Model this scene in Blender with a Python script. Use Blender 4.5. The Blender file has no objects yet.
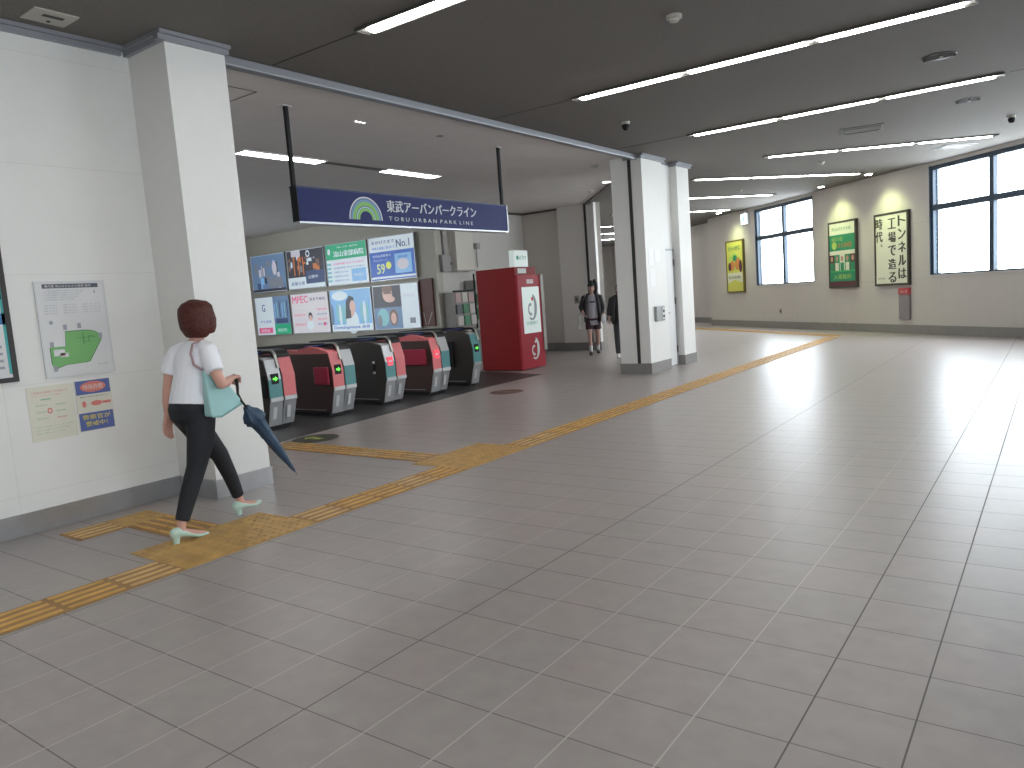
import bpy, bmesh, math, random
from mathutils import Vector, Matrix, noise
random.seed(7)
R = math.radians
SC = bpy.context.scene
COL = SC.collection
T = 0.32            # floor tile
CH = 3.72           # ceiling height

# ------------------------------------------------------------------ materials
MATS = {}
def nt(name):
    m = bpy.data.materials.new(name); m.use_nodes = True
    t = m.node_tree; return m, t, t.nodes['Principled BSDF']
def mat(name, col, rough=.6, metal=0., emit=0., spec=.5, var=0., vscale=8., bump=0., bscale=60., ecol=None):
    if name in MATS: return MATS[name]
    m, t, b = nt(name)
    b.inputs['Base Color'].default_value = (*col, 1)
    b.inputs['Roughness'].default_value = rough
    b.inputs['Metallic'].default_value = metal
    b.inputs['Specular IOR Level'].default_value = spec
    if emit:
        b.inputs['Emission Color'].default_value = (*(ecol or col), 1)
        b.inputs['Emission Strength'].default_value = emit
    geo = t.nodes.new('ShaderNodeNewGeometry')
    if var:
        n = t.nodes.new('ShaderNodeTexNoise'); n.inputs['Scale'].default_value = vscale
        n.inputs['Detail'].default_value = 4
        t.links.new(geo.outputs['Position'], n.inputs['Vector'])
        r = t.nodes.new('ShaderNodeMapRange')
        r.inputs['From Min'].default_value = .3; r.inputs['From Max'].default_value = .7
        r.inputs['To Min'].default_value = 1-var; r.inputs['To Max'].default_value = 1+var
        t.links.new(n.outputs['Fac'], r.inputs['Value'])
        h = t.nodes.new('ShaderNodeHueSaturation'); h.inputs['Color'].default_value = (*col, 1)
        t.links.new(r.outputs['Result'], h.inputs['Value'])
        t.links.new(h.outputs['Color'], b.inputs['Base Color'])
    if bump:
        n2 = t.nodes.new('ShaderNodeTexNoise'); n2.inputs['Scale'].default_value = bscale
        t.links.new(geo.outputs['Position'], n2.inputs['Vector'])
        bp = t.nodes.new('ShaderNodeBump'); bp.inputs['Strength'].default_value = bump
        bp.inputs['Distance'].default_value = .01
        t.links.new(n2.outputs['Fac'], bp.inputs['Height']); t.links.new(bp.outputs['Normal'], b.inputs['Normal'])
    MATS[name] = m
    return m

def brick_mat(name, c1, c2, cm, w, h, mortar, rough, rough_m, off=(0, 0), axes='XY', coord='pos', spec=.5, bump=.3, var=.04, vscale=5.):
    m, t, b = nt(name)
    N = t.nodes.new; L = t.links.new
    if coord == 'pos':
        g = N('ShaderNodeNewGeometry'); src = g.outputs['Position']
    else:
        g = N('ShaderNodeTexCoord'); src = g.outputs['Object']
    s = N('ShaderNodeSeparateXYZ'); L(src, s.inputs[0])
    c = N('ShaderNodeCombineXYZ'); L(s.outputs[axes[0]], c.inputs['X']); L(s.outputs[axes[1]], c.inputs['Y'])
    a = N('ShaderNodeVectorMath'); a.operation = 'ADD'; a.inputs[1].default_value = (off[0], off[1], 0); L(c.outputs[0], a.inputs[0])
    k = N('ShaderNodeTexBrick'); k.offset = 0; k.squash = 1
    k.inputs['Scale'].default_value = 1; k.inputs['Brick Width'].default_value = w; k.inputs['Row Height'].default_value = h
    k.inputs['Mortar Size'].default_value = mortar; k.inputs['Mortar Smooth'].default_value = .3
    k.inputs['Color1'].default_value = (*c1, 1); k.inputs['Color2'].default_value = (*c2, 1); k.inputs['Mortar'].default_value = (*cm, 1)
    L(a.outputs[0], k.inputs['Vector'])
    n = N('ShaderNodeTexNoise'); n.inputs['Scale'].default_value = vscale; n.inputs['Detail'].default_value = 6; L(src, n.inputs['Vector'])
    r = N('ShaderNodeMapRange'); r.inputs['From Min'].default_value = .3; r.inputs['From Max'].default_value = .7
    r.inputs['To Min'].default_value = 1-var; r.inputs['To Max'].default_value = 1+var; L(n.outputs['Fac'], r.inputs['Value'])
    hs = N('ShaderNodeHueSaturation'); L(k.outputs['Color'], hs.inputs['Color']); L(r.outputs['Result'], hs.inputs['Value'])
    L(hs.outputs['Color'], b.inputs['Base Color'])
    rr = N('ShaderNodeMapRange'); rr.inputs['To Min'].default_value = rough; rr.inputs['To Max'].default_value = rough_m
    L(k.outputs['Fac'], rr.inputs['Value']); L(rr.outputs['Result'], b.inputs['Roughness'])
    b.inputs['Specular IOR Level'].default_value = spec
    bp = N('ShaderNodeBump'); bp.inputs['Strength'].default_value = bump; bp.inputs['Distance'].default_value = .003; bp.invert = True
    L(k.outputs['Fac'], bp.inputs['Height']); L(bp.outputs['Normal'], b.inputs['Normal'])
    MATS[name] = m
    return m

def make_floor():
    m, t, b = nt('floor_tile'); N = t.nodes.new; L = t.links.new
    def M(op, a, c=None, d=None):
        n = N('ShaderNodeMath'); n.operation = op
        for i, v in enumerate((a, c, d)):
            if v is None: continue
            if isinstance(v, (int, float)): n.inputs[i].default_value = v
            else: L(v, n.inputs[i])
        return n.outputs[0]
    def MIX(f, a, c):
        n = N('ShaderNodeMix'); n.data_type = 'RGBA'; L(f, n.inputs[0])
        for k, v in ((6, a), (7, c)):
            if isinstance(v, tuple): n.inputs[k].default_value = (*v, 1)
            else: L(v, n.inputs[k])
        return n.outputs[2]
    g = N('ShaderNodeNewGeometry'); s = N('ShaderNodeSeparateXYZ'); L(g.outputs['Position'], s.inputs[0])
    u = M('DIVIDE', M('ADD', s.outputs['X'], 1.1795*T+100*T), T); v = M('DIVIDE', M('ADD', s.outputs['Y'], -8.2184*T+100*T), T)
    J = .0060/T
    def mask(w, wd): return M('LESS_THAN', M('PINGPONG', w, .5), wd)
    mu = mask(u, J*.5); mv = mask(v, J*.42)
    cell = N('ShaderNodeCombineXYZ'); L(M('FLOOR', u), cell.inputs[0]); L(M('FLOOR', v), cell.inputs[1])
    wn = N('ShaderNodeTexWhiteNoise'); L(cell.outputs[0], wn.inputs['Vector'])
    tile = MIX(wn.outputs['Value'], (.345, .300, .290), (.330, .300, .285))
    no = N('ShaderNodeTexNoise'); no.inputs['Scale'].default_value = 9; no.inputs['Detail'].default_value = 6; L(g.outputs['Position'], no.inputs['Vector'])
    n2 = N('ShaderNodeTexNoise'); n2.inputs['Scale'].default_value = .7; L(g.outputs['Position'], n2.inputs['Vector'])
    val = M('ADD', M('ADD', M('MULTIPLY', no.outputs['Fac'], .34), M('MULTIPLY', n2.outputs['Fac'], .12)), .77)
    h = N('ShaderNodeHueSaturation'); L(tile, h.inputs['Color']); L(val, h.inputs['Value'])
    # joints: sheen painted in, pale along the hall, dark across; every third one dark
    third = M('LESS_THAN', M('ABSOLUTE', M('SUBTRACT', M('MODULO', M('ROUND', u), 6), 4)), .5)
    east = M('GREATER_THAN', s.outputs['X'], -.9)  # grout darkened by colour here, as it looks beside the reflecting tiles
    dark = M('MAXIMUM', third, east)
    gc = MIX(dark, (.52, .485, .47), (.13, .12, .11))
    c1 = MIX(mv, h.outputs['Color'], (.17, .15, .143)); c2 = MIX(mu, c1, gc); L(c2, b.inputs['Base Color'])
    mm = M('MAXIMUM', mu, mv); r = M('ADD', M('MULTIPLY', mm, .5), M('ADD', M('MULTIPLY', no.outputs['Fac'], .10), .30)); L(r, b.inputs['Roughness'])
    b.inputs['Specular IOR Level'].default_value = .6
    bp = N('ShaderNodeBump'); bp.invert = True; bp.inputs['Strength'].default_value = .15; bp.inputs['Distance'].default_value = .003; L(mm, bp.inputs['Height']); L(bp.outputs['Normal'], b.inputs['Normal'])
    MATS['floor_tile'] = m; return m
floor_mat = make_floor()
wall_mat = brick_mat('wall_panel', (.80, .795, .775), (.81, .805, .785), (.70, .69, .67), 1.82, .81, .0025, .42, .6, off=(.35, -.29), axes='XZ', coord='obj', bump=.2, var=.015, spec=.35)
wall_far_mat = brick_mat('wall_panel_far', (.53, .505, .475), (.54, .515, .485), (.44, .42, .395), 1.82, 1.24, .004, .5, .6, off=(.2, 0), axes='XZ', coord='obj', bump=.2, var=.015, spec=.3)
ceil_mat = mat('ceiling_board', (.180, .168, .156), .85, var=.10, vscale=60, bump=.25, bscale=180, spec=.3)
gceil_mat = mat('gate_ceiling', (.70, .67, .65), .8, var=.03, vscale=3)
base_mat = mat('steel_base', (.47, .47, .48), .28, metal=.75, var=.05)
base_grey = mat('grey_base', (.25, .24, .23), .45, var=.05)
trim_mat = mat('trim_silver', (.33, .34, .37), .4, metal=.4)
trim_dark = mat('trim_dark', (.03, .03, .03), .6)
black = mat('black', (.012, .012, .014), .6, spec=.3)
navy_fr = mat('window_frame_navy', (.022, .045, .075), .45)
white = mat('white', (.75, .75, .75), .5)
yellow = mat('tactile_yellow', (.62, .36, .09), .5, var=.16, vscale=6)
yellow2 = mat('tactile_yellow_worn', (.60, .40, .17), .5, var=.16, vscale=6)
yellow3 = mat('tactile_yellow_dots', (.50, .30, .09), .5, var=.2, vscale=9)

# ------------------------------------------------------------------ mesh builder
TXT = {}
def text_geo(s, vertical=False):
    if s in TXT: return TXT[s]
    cu = bpy.data.curves.new('txt', 'FONT'); cu.body = s; cu.size = 1; cu.resolution_u = 2
    o = bpy.data.objects.new('txt', cu); COL.objects.link(o)
    bpy.context.view_layer.update()
    me = bpy.data.meshes.new_from_object(o.evaluated_get(bpy.context.evaluated_depsgraph_get()))
    vs = [tuple(v.co) for v in me.vertices]; fs = [tuple(p.vertices) for p in me.polygons]
    bpy.data.objects.remove(o); bpy.data.curves.remove(cu); bpy.data.meshes.remove(me)
    TXT[s] = (vs, fs); return TXT[s]

class MB:
    def __init__(s): s.v = []; s.f = []; s.m = []; s.mats = []
    def mi(s, m):
        if m not in s.mats: s.mats.append(m)
        return s.mats.index(m)
    def add(s, vs, fs, m):
        n = len(s.v); s.v += [tuple(v) for v in vs]; i = s.mi(m)
        for f in fs: s.f.append(tuple(n+k for k in f)); s.m.append(i)
        return s
    def box(s, x0, x1, y0, y1, z0, z1, m):
        v = [(x, y, z) for z in (z0, z1) for y in (y0, y1) for x in (x0, x1)]
        return s.add(v, [(0, 2, 3, 1), (4, 5, 7, 6), (0, 1, 5, 4), (2, 6, 7, 3), (0, 4, 6, 2), (1, 3, 7, 5)], m)
    def prism(s, poly, a0, a1, m, ax='Z'):
        """extrude a polygon; ax = axis of extrusion: Z:(x,y) Y:(x,z) X:(y,z)"""
        def P(p, a): return {'Z': (p[0], p[1], a), 'Y': (p[0], a, p[1]), 'X': (a, p[0], p[1])}[ax]
        n = len(poly); v = [P(p, a0) for p in poly] + [P(p, a1) for p in poly]
        f = [tuple(range(n))[::-1], tuple(range(n, 2*n))] + [(i, (i+1) % n, n+(i+1) % n, n+i) for i in range(n)]
        return s.add(v, f, m)
    def tube(s, pts, rad, m, n=10, caps=True):
        pts = [Vector(p) for p in pts]; k = len(pts)
        if not hasattr(rad, '__len__'): rad = [rad]*k
        vs = []; ref = None
        for i, p in enumerate(pts):
            t = (pts[min(i+1, k-1)]-pts[max(i-1, 0)]).normalized()
            if ref is None: ref = Vector((0, 0, 1)) if abs(t.z) < .9 else Vector((1, 0, 0))
            a = (ref - t*ref.dot(t)).normalized(); b = t.cross(a); ref = a
            r = rad[i]; ra, rb = r if hasattr(r, '__len__') else (r, r)
            for j in range(n):
                q = 2*math.pi*j/n; vs.append(p + a*(math.cos(q)*ra) + b*(math.sin(q)*rb))
        fs = [(i*n+j, i*n+(j+1) % n, (i+1)*n+(j+1) % n, (i+1)*n+j) for i in range(k-1) for j in range(n)]
        if caps: fs += [tuple(range(n))[::-1], tuple(range((k-1)*n, k*n))]
        return s.add(vs, fs, m)
    def disc(s, c, r, h, m, n=24, r2=None):
        r2 = r if r2 is None else r2
        return s.tube([(c[0], c[1], c[2]), (c[0], c[1], c[2]+h)], [r, r2], m, n)
    def ball(s, c, r, m, n=14, k=9, rot=None):
        rx, ry, rz = r if hasattr(r, '__len__') else (r, r, r)
        vs = []
        for i in range(k+1):
            th = math.pi*i/k
            for j in range(n):
                ph = 2*math.pi*j/n
                p = Vector((rx*math.sin(th)*math.cos(ph), ry*math.sin(th)*math.sin(ph), rz*math.cos(th)))
                if rot: p = rot @ p
                vs.append(Vector(c)+p)
        return s.add(vs, [(i*n+j, (i+1)*n+j, (i+1)*n+(j+1) % n, i*n+(j+1) % n) for i in range(k) for j in range(n)], m)
    # wall-graphics: local X right, Z up, -Y towards the viewer
    def r(s, u0, v0, u1, v1, d, m):
        return s.add([(u0, -d, v0), (u1, -d, v0), (u1, -d, v1), (u0, -d, v1)], [(0, 1, 2, 3)], m)
    def el(s, u, v, ru, rv, d, m, a0=0, a1=360, n=20, hole=0):
        vs = []; fs = []
        for i in range(n+1):
            a = R(a0+(a1-a0)*i/n)
            vs.append((u+ru*math.cos(a), -d, v+rv*math.sin(a))); vs.append((u+ru*hole*math.cos(a), -d, v+rv*hole*math.sin(a)))
        for i in range(n): fs.append((2*i, 2*i+2, 2*i+3, 2*i+1))
        return s.add(vs, fs, m)
    def pl(s, pts, d, m):
        return s.add([(p[0], -d, p[1]) for p in pts], [tuple(range(len(pts)))], m)
    def txt(s, t, u, v, h, d, m, w=None, center=False, bold=0):
        """text with its left-bottom at u,v; h = cap height, w = total width"""
        vs, fs = text_geo(t)
        if not vs: return s
        x0 = min(p[0] for p in vs); x1 = max(p[0] for p in vs); y0 = min(p[1] for p in vs); y1 = max(p[1] for p in vs)
        sy = h/max(y1-y0, 1e-3); sx = sy if w is None else w/max(x1-x0, 1e-3)
        if center: u -= (x1-x0)*sx/2
        for bx in ((0,) if not bold else (-bold, bold)):
            s.add([(u+(p[0]-x0)*sx+bx, -d-(.0005 if bx > 0 else 0), v+(p[1]-y0)*sy) for p in vs], fs, m)
        return s
    def build(s, name, parent=None, smooth=False, bevel=0, seg=2, xf=None, loc=None, rz=0):
        me = bpy.data.meshes.new(name)
        me.from_pydata([tuple(v) for v in s.v], [], s.f)
        for m in s.mats: me.materials.append(m)
        me.polygons.foreach_set('material_index', s.m)
        if smooth: me.polygons.foreach_set('use_smooth', [True]*len(s.f))
        me.update()
        o = bpy.data.objects.new(name, me); COL.objects.link(o)
        if parent: o.parent = parent
        if loc: o.location = loc
        if rz: o.rotation_euler.z = rz
        if bevel:
            b = o.modifiers.new('bevel', 'BEVEL'); b.width = bevel; b.segments = seg; b.limit_method = 'ANGLE'; b.angle_limit = R(40)
        return o

def tag(o, label, cat, group=None, kind=None):
    o['label'] = label; o['category'] = cat
    if group: o['group'] = group
    if kind: o['kind'] = kind
    return o
def struct(o): o['kind'] = 'structure'; return o
def thing(name, label, cat, loc=(0, 0, 0), rz=0, group=None):
    o = bpy.data.objects.new(name, None); COL.objects.link(o); o.location = loc; o.rotation_euler.z = rz
    o.empty_display_size = .1
    return tag(o, label, cat, group)
def dup(root, loc=None, rz=None, label=None):
    r = root.copy(); COL.objects.link(r)
    if loc is not None: r.location = loc
    if rz is not None: r.rotation_euler.z = rz
    if label: r['label'] = label
    for c in list(root.children):
        d = c.copy(); COL.objects.link(d); d.parent = r
        for g in list(c.children):
            e = g.copy(); COL.objects.link(e); e.parent = d
    return r

# ------------------------------------------------------------------ setting
# far window wall line
A = Vector((-10.04, 25.99)); D = Vector((.7416, -.6709)); NV = Vector((.6709, .7416)); WROT = math.atan2(D.y, D.x)
def WP(s, out=0.): p = A + D*s + NV*out; return (p.x, p.y)
# right hand side wall of the near hall
XR = 6.0; SEND = (XR-A.x)/D.x
YEND = (A+D*SEND).y

outline = [(XR+.2, -6.7), (XR+.2, YEND+.15), WP(SEND, .2), WP(0, .2), WP(-.05, .95), WP(-20, .95), (-28.5, 33), (-20.1, 13), (-20.1, 3.55), (-6.4, 3.55), (-6.4, -6.7)]
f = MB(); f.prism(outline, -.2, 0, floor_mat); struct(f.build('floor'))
# dark main ceiling
f = MB(); f.prism(outline, CH, CH+.2, ceil_mat); struct(f.build('ceiling'))
# lighter ceiling over the ticket gates
poly = [(-5.98, 4.0), (-5.98, 12.0), (-6.31, 12.6), (-9.55, 16.95), (-9.9, 17.25), (-12, 17.25), (-12, 13.6), (-20, 13.6), (-20, 3.6), (-6.3, 3.6)]
f = MB(); f.prism(poly, CH-.012, CH+.01, gceil_mat)
struct(f.build('ceiling_gate_area'))

def wall(name, p0, rz, L, m, holes=(), H=CH, th=.2, base=None, bh=.17, bgaps=()):
    xs = sorted({0, L, *[h[0] for h in holes], *[h[1] for h in holes]}); zs = sorted({0, H, *[h[2] for h in holes], *[h[3] for h in holes]})
    f = MB()
    # merged columns: solid strips between holes keep panel pattern continuous
    for i in range(len(xs)-1):
        for j in range(len(zs)-1):
            cx = (xs[i]+xs[i+1])/2; cz = (zs[j]+zs[j+1])/2
            if any(h[0] < cx < h[1] and h[2] < cz < h[3] for h in holes): continue
            f.box(xs[i], xs[i+1], 0, th, zs[j], zs[j+1], m)
    o = struct(f.build(name, loc=(*p0, 0), rz=rz))
    if base:
        b = MB(); b.box(0, L, -.014, 0, 0, bh, base)
        b.box(0, L, -.018, 0, bh-.012, bh+.006, base)
        struct(b.build('baseboard_'+name.split('wall_')[-1], loc=(*p0, 0), rz=rz))
    return o

glass, gt, gb = nt('window_glass')
for n in list(gt.nodes):
    if n != gt.nodes['Material Output']: gt.nodes.remove(n)
_t = gt.nodes.new('ShaderNodeBsdfTransparent'); _g = gt.nodes.new('ShaderNodeBsdfGlossy'); _x = gt.nodes.new('ShaderNodeMixShader')
_g.inputs['Roughness'].default_value = .02; _x.inputs[0].default_value = .06
_t.inputs['Color'].default_value = (.93, .96, .97, 1)
gt.links.new(_t.outputs[0], _x.inputs[1]); gt.links.new(_g.outputs[0], _x.inputs[2]); gt.links.new(_x.outputs[0], gt.nodes['Material Output'].inputs[0])

WN = [0]
def window(p0, rz, s0, s1, z0=1.31, z1=3.64, zt=2.74, portal=True, mull=None):
    """window in a wall whose local frame is p0/rz; depth outward +Y"""
    WN[0] += 1
    f = MB(); w = s1-s0; h = z1-z0; d0, d1 = .03, .13
    t = .075
    f.box(0, t, d0, d1, 0, h, navy_fr); f.box(w-t, w, d0, d1, 0, h, navy_fr)
    f.box(t, w-t, d0, d1, 0, .03, navy_fr); f.box(t, w-t, d0, d1, h-.09, h, navy_fr)
    f.box(t, w-t, d0-.015, d1, zt-z0-.05, zt-z0+.07, navy_fr)
    ms = mull or [w/2]
    for q in ms:
        f.box(q-.055, q+.055, d0, d1, .03, zt-z0-.05, navy_fr); f.box(q-.055, q+.055, d0, d1, zt-z0+.07, h-.09, navy_fr)
    # reveal lining in pale grey blue and the outer sash edge
    lin = mat('reveal', (.42, .47, .53), .5)
    f.box(-.002, .012, -.005, .2, 0, h, navy_fr)
    f.box(0.012, .10, d1+.0, .2, 0, h, lin); f.box(w-.012, w+.002, -.005, .2, 0, h, navy_fr)
    f.box(0, w, -.02, .2, -.02, 0.0, mat('sill', (.55, .55, .55), .4))
    c, s_ = math.cos(rz), math.sin(rz)
    P = (p0[0]+c*s0, p0[1]+s_*s0, z0)
    o = struct(f.build('window_%d' % WN[0], loc=P, rz=rz))
    g = MB(); g.box(t, w-t, .095, .10, .03, h-.09, glass)
    p = g.build('window_pane', parent=o)
    if portal:
        l = bpy.data.lights.new('window_portal', 'AREA'); l.shape = 'RECTANGLE'; l.size = w; l.size_y = h; l.cycles.is_portal = True
        lo = bpy.data.objects.new('window_portal', l); COL.objects.link(lo)
        off = .26
        lo.location = (P[0]+c*w/2-s_*off, P[1]+s_*w/2+c*off, z0+h/2)
        lo.rotation_euler = (R(90), 0, rz+math.pi) if False else (R(-90), 0, rz)
    return o

# left wall with the notices
wall('wall_left', (-6.2, -6.5), R(90), 10.2, wall_mat, base=base_mat, bh=.155)
# far right window wall
holes = [(3.12, 6.14, 1.31, 3.64), (10.38, 13.58, 1.31, 3.64), (14.6, 17.4, 1.31, 3.64), (18.3, 21.1, 1.31, 3.64)]
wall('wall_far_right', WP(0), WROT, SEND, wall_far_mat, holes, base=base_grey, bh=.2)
window(WP(0), WROT, 3.12, 6.14); window(WP(0), WROT, 10.38, 13.58); window(WP(0), WROT, 14.6, 17.4); window(WP(0), WROT, 18.3, 21.1)
# its continuation, set back behind the corner
p = WP(-20, .75)
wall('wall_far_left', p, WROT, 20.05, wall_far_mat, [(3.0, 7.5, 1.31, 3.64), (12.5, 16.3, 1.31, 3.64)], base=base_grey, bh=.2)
window(p, WROT, 3.0, 7.5, mull=[1.5, 3]); window(p, WROT, 12.5, 16.3)
q = WP(.04, 0); wall('wall_far_return', WP(0, .8), WROT-R(90), .8, wall_far_mat, th=.1)
# right wall of the near hall (outside the frame): daylight comes from here
L = YEND+6.5
hr = []
y = L-.6
while y-3.2 > L-12.5: hr.insert(0, (y-3.2, y, .95, 2.55)); y -= 3.9
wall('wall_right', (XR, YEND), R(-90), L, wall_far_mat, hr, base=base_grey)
for h in hr: window((XR, YEND), R(-90), h[0], h[1], z0=.95, z1=2.55, zt=1.9)
wall('wall_back', (XR, -6.5), R(180), XR+6.2, wall_mat, base=base_mat)
# gate room walls
wall('wall_poster', (-20, 13.5), 0, 8.2, mat('wall_tan_paint', (.52, .50, .43), .6, var=.02), base=base_grey)
wall('wall_gate_right', (-11.8, 13.7), R(90), 3.55, mat('wall_grey_paint', (.66, .64, .61), .6, var=.02), th=.2, base=base_grey)
wall('wall_gate_back', (-11.8, 17.15), 0, 1.35, mat('wall_taupe', (.66, .62, .58), .6, var=.02), base=base_grey, bh=.2)
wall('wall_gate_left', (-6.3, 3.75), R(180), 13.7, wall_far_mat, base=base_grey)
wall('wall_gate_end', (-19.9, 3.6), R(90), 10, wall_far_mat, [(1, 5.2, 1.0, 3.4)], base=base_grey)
window((-19.9, 3.6), R(90), 1, 5.2, z0=1.0, z1=3.4)  # unseen window, added to brighten the gate room
# far corridor left side and end
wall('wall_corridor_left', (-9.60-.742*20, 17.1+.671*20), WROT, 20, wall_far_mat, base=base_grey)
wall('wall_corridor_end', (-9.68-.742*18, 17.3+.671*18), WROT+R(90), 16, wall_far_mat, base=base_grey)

# pillars ----------------------------------------------------------
def pillar(name, x0, x1, y0, y1, m, bm, bh=.16, cap=True):
    f = MB(); f.box(x0, x1, y0, y1, 0, CH, m); o = struct(f.build(name))
    b = MB(); b.box(x0-.012, x1+.012, y0-.012, y1+.012, 0, bh, bm); b.box(x0-.016, x1+.016, y0-.016, y1+.016, bh-.012, bh+.004, bm)
    struct(b.build('baseboard_'+name.split('wall_')[-1]))
    return o
wp = mat('pillar_paint', (.80, .795, .775), .4, var=.01, spec=.35)
pillar('wall_left_pillar', -6.25, -5.655, 3.5, 4.03, wp, base_mat, .155)
pillar('wall_shutter_pillar', -6.31, -5.73, 11.95, 12.75, wp, base_grey, .18)
pillar('wall_service_recess', -6.25, -5.86, 12.70, 13.45, wp, base_grey, .17)
pillar('wall_end_pillar', -6.31, -5.72, 13.38, 13.92, wp, base_grey, .18)
pB = mat('pillar_paint_far', (.80, .78, .75), .5)  # plain off-white paint of the far pillar
pillar('wall_far_shutter_pillar', -10.6, -9.52, 17.0, 17.12, pB, base_grey, .2)
f = MB(); f.box(-5.985, -5.925, 11.942, 11.96, 0, CH-.02, trim_dark); struct(f.build('trim_shutter_slot'))
f = MB(); f.box(-9.80, -9.735, 16.99, 17.02, 0, CH-.02, trim_dark); struct(f.build('trim_far_shutter_slot'))
f = MB(); f.box(-9.73, -9.515, 16.992, 17.02, .2, CH-.02, white); f.box(-9.87,-9.81,16.985,17.02,.2,CH-.02,white); struct(f.build('trim_far_shutter_guide'))

# crown mouldings (two steps), shutter rail along the gate opening
def mould(name, pts, w=.07, h=.07, m=trim_mat):
    f = MB()
    for a, b in zip(pts[:-1], pts[1:]):
        a = Vector(a); b = Vector(b); t = (b-a).normalized(); n = Vector((t.y, -t.x))
        for (o0, o1, z0, z1) in ((-.03, w*.55, CH-h, CH-h*.45), (-.03, w, CH-h*.45, CH-.002)):
            e = t*(o1)
            q = [a+n*o0-t*o0*0, b+n*o0, b+n*o1+e*0, a+n*o1]
            f.prism([(v.x, v.y) for v in q], z0, z1, m)
    return struct(f.build(name))
mould('trim_crown_left', [(-6.2, -6.5), (-6.2, 3.43)])
mould('trim_crown_left_return', [(-6.2, 3.5), (-5.686, 3.5)])
mould('trim_crown_pillar', [(-5.655, 3.43), (-5.655, 4.05)])
mould('trim_crown_shutter_front', [(-6.05, 11.95), (-5.761, 11.95)]); mould('trim_crown_shutter_side', [(-5.73, 11.88), (-5.73, 12.80)])
mould('trim_crown_end_front', [(-5.86, 13.38), (-5.751, 13.38)]); mould('trim_crown_end_side', [(-5.72, 13.31), (-5.72, 13.97)]); mould('trim_crown_recess', [(-5.86, 12.80), (-5.86, 13.30)], .03, .05)
f = MB(); f.box(-5.99, -5.88, 4.03, 11.95, CH-.055, CH-.001, trim_mat); f.box(-5.855, -5.80, 4.03, 11.95, CH-.085, CH-.001, trim_mat)
f.box(-6.02, -5.99, 4.03, 11.95, CH-.03, CH-.001, trim_dark); f.box(-5.882, -5.854, 4.03, 11.95, CH-.060, CH-.001, trim_dark)
struct(f.build('trim_shutter_rail', bevel=.012))
# shutter rail towards the far pillar
f = MB(); a = Vector((-6.2, 12.7)); b = Vector((-9.7, 17.0)); t = (b-a).normalized(); n = Vector((-t.y, t.x))
f.prism([tuple(a+n*.05), tuple(b+n*.05), tuple(b-n*.05), tuple(a-n*.05)], CH-.05, CH-.002, mat('rail_brown', (.09, .08, .075), .6)); struct(f.build('trim_far_shutter_rail'))
f = MB(); f.box(-11.8, -10.5, 17.1, 17.15, CH-.06, CH, mat('rail_brown', (.09, .08, .075), .6)); f.box(-11.8, -11.76, 13.5, 17.1, CH-.06, CH, MATS['rail_brown']); struct(f.build('trim_gate_room_cornice'))
# ceiling joints in line with the lamps
for yy in (1.3, 4.62, 7.93, 11.22):
    f = MB(); f.box(-5.8, XR, yy-.006, yy+.006, CH-.003, CH, trim_dark); struct(f.build('trim_ceiling_joint'))

# gate room ceiling details
f = MB()
for a in ((-6.97, -6.53, 4.98, 4.99), (-6.54, -6.53, 4.5, 4.99), (-6.97,-6.96,4.5,4.99)): f.box(a[0], a[1], a[2], a[3], CH-.016, CH-.011, mat('hatch_line', (.13, .125, .12), .6))
struct(f.build('trim_ceiling_hatch'))
f = MB()
f.box(-9.05, -8.91, 7.90, 9.15, CH-.018, CH-.011, mat('vent_grille', (.27, .26, .25), .6))
for k in range(25): f.box(-9.045, -8.915, 7.91+k*.05, 7.925+k*.05, CH-.024, CH-.017, mat('hatch_line', (.13, .125, .12), .6))
struct(f.build('trim_ceiling_grille'))

# dark strip of floor under the gates
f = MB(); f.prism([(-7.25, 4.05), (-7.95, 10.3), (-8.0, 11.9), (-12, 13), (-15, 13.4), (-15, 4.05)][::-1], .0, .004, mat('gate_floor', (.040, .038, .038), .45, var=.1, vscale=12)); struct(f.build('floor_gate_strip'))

# ------------------------------------------------------------------ tactile paving
groove = mat('tactile_groove', (.36, .20, .075), .6, var=.15, vscale=6)
def tactile(name, label, tiles, loc, rz=0):
    """tiles: list of (u, v, kind) in tile units, kind 'l' bars along u, 'c' bars along v, 'd' dots"""
    o = thing(name, label, 'tactile paving', loc, rz)
    f = MB(); S = .335
    for (u, v, k) in tiles:
        rnd = random.random()
        m = yellow3 if k == 'd' else (yellow2 if rnd < .2 else yellow)
        x0, y0 = u*S, v*S
        f.box(x0, x0+S-.004, y0, y0+S-.004, .001, .006, m if k == 'd' else groove)
        if k == 'l':
            for j in range(4): yy = y0+S*(j+.5)/4; f.box(x0+.015, x0+S-.02, yy-.014, yy+.014, .006, .011, m)
        elif k == 'c':
            for j in range(4): xx = x0+S*(j+.5)/4; f.box(xx-.014, xx+.014, y0+.015, y0+S-.02, .006, .011, m)
        else:
            for i in range(5):
                for j in range(5):
                    cx, cy = x0+S*(i+.5)/5, y0+S*(j+.5)/5
                    f.prism([(cx+.014*math.cos(a*math.pi/3), cy+.014*math.sin(a*math.pi/3)) for a in range(6)], .006, .010, m)
    f.build('paving_block', parent=o)
    return o
# main guiding line: runs along +Y at x -4.6..-4.26 ; local frame turned so that v axis = +Y
main = []
yy = -5.0; S = .335; n = 0
tiles = []
while yy < 18.9:
    blk = (2.28 < yy+S/2 < 3.25) or (5.0 < yy+S/2 < 6.0)
    tiles.append((0, n, 'd' if blk else 'c')); n += 1; yy += S
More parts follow.
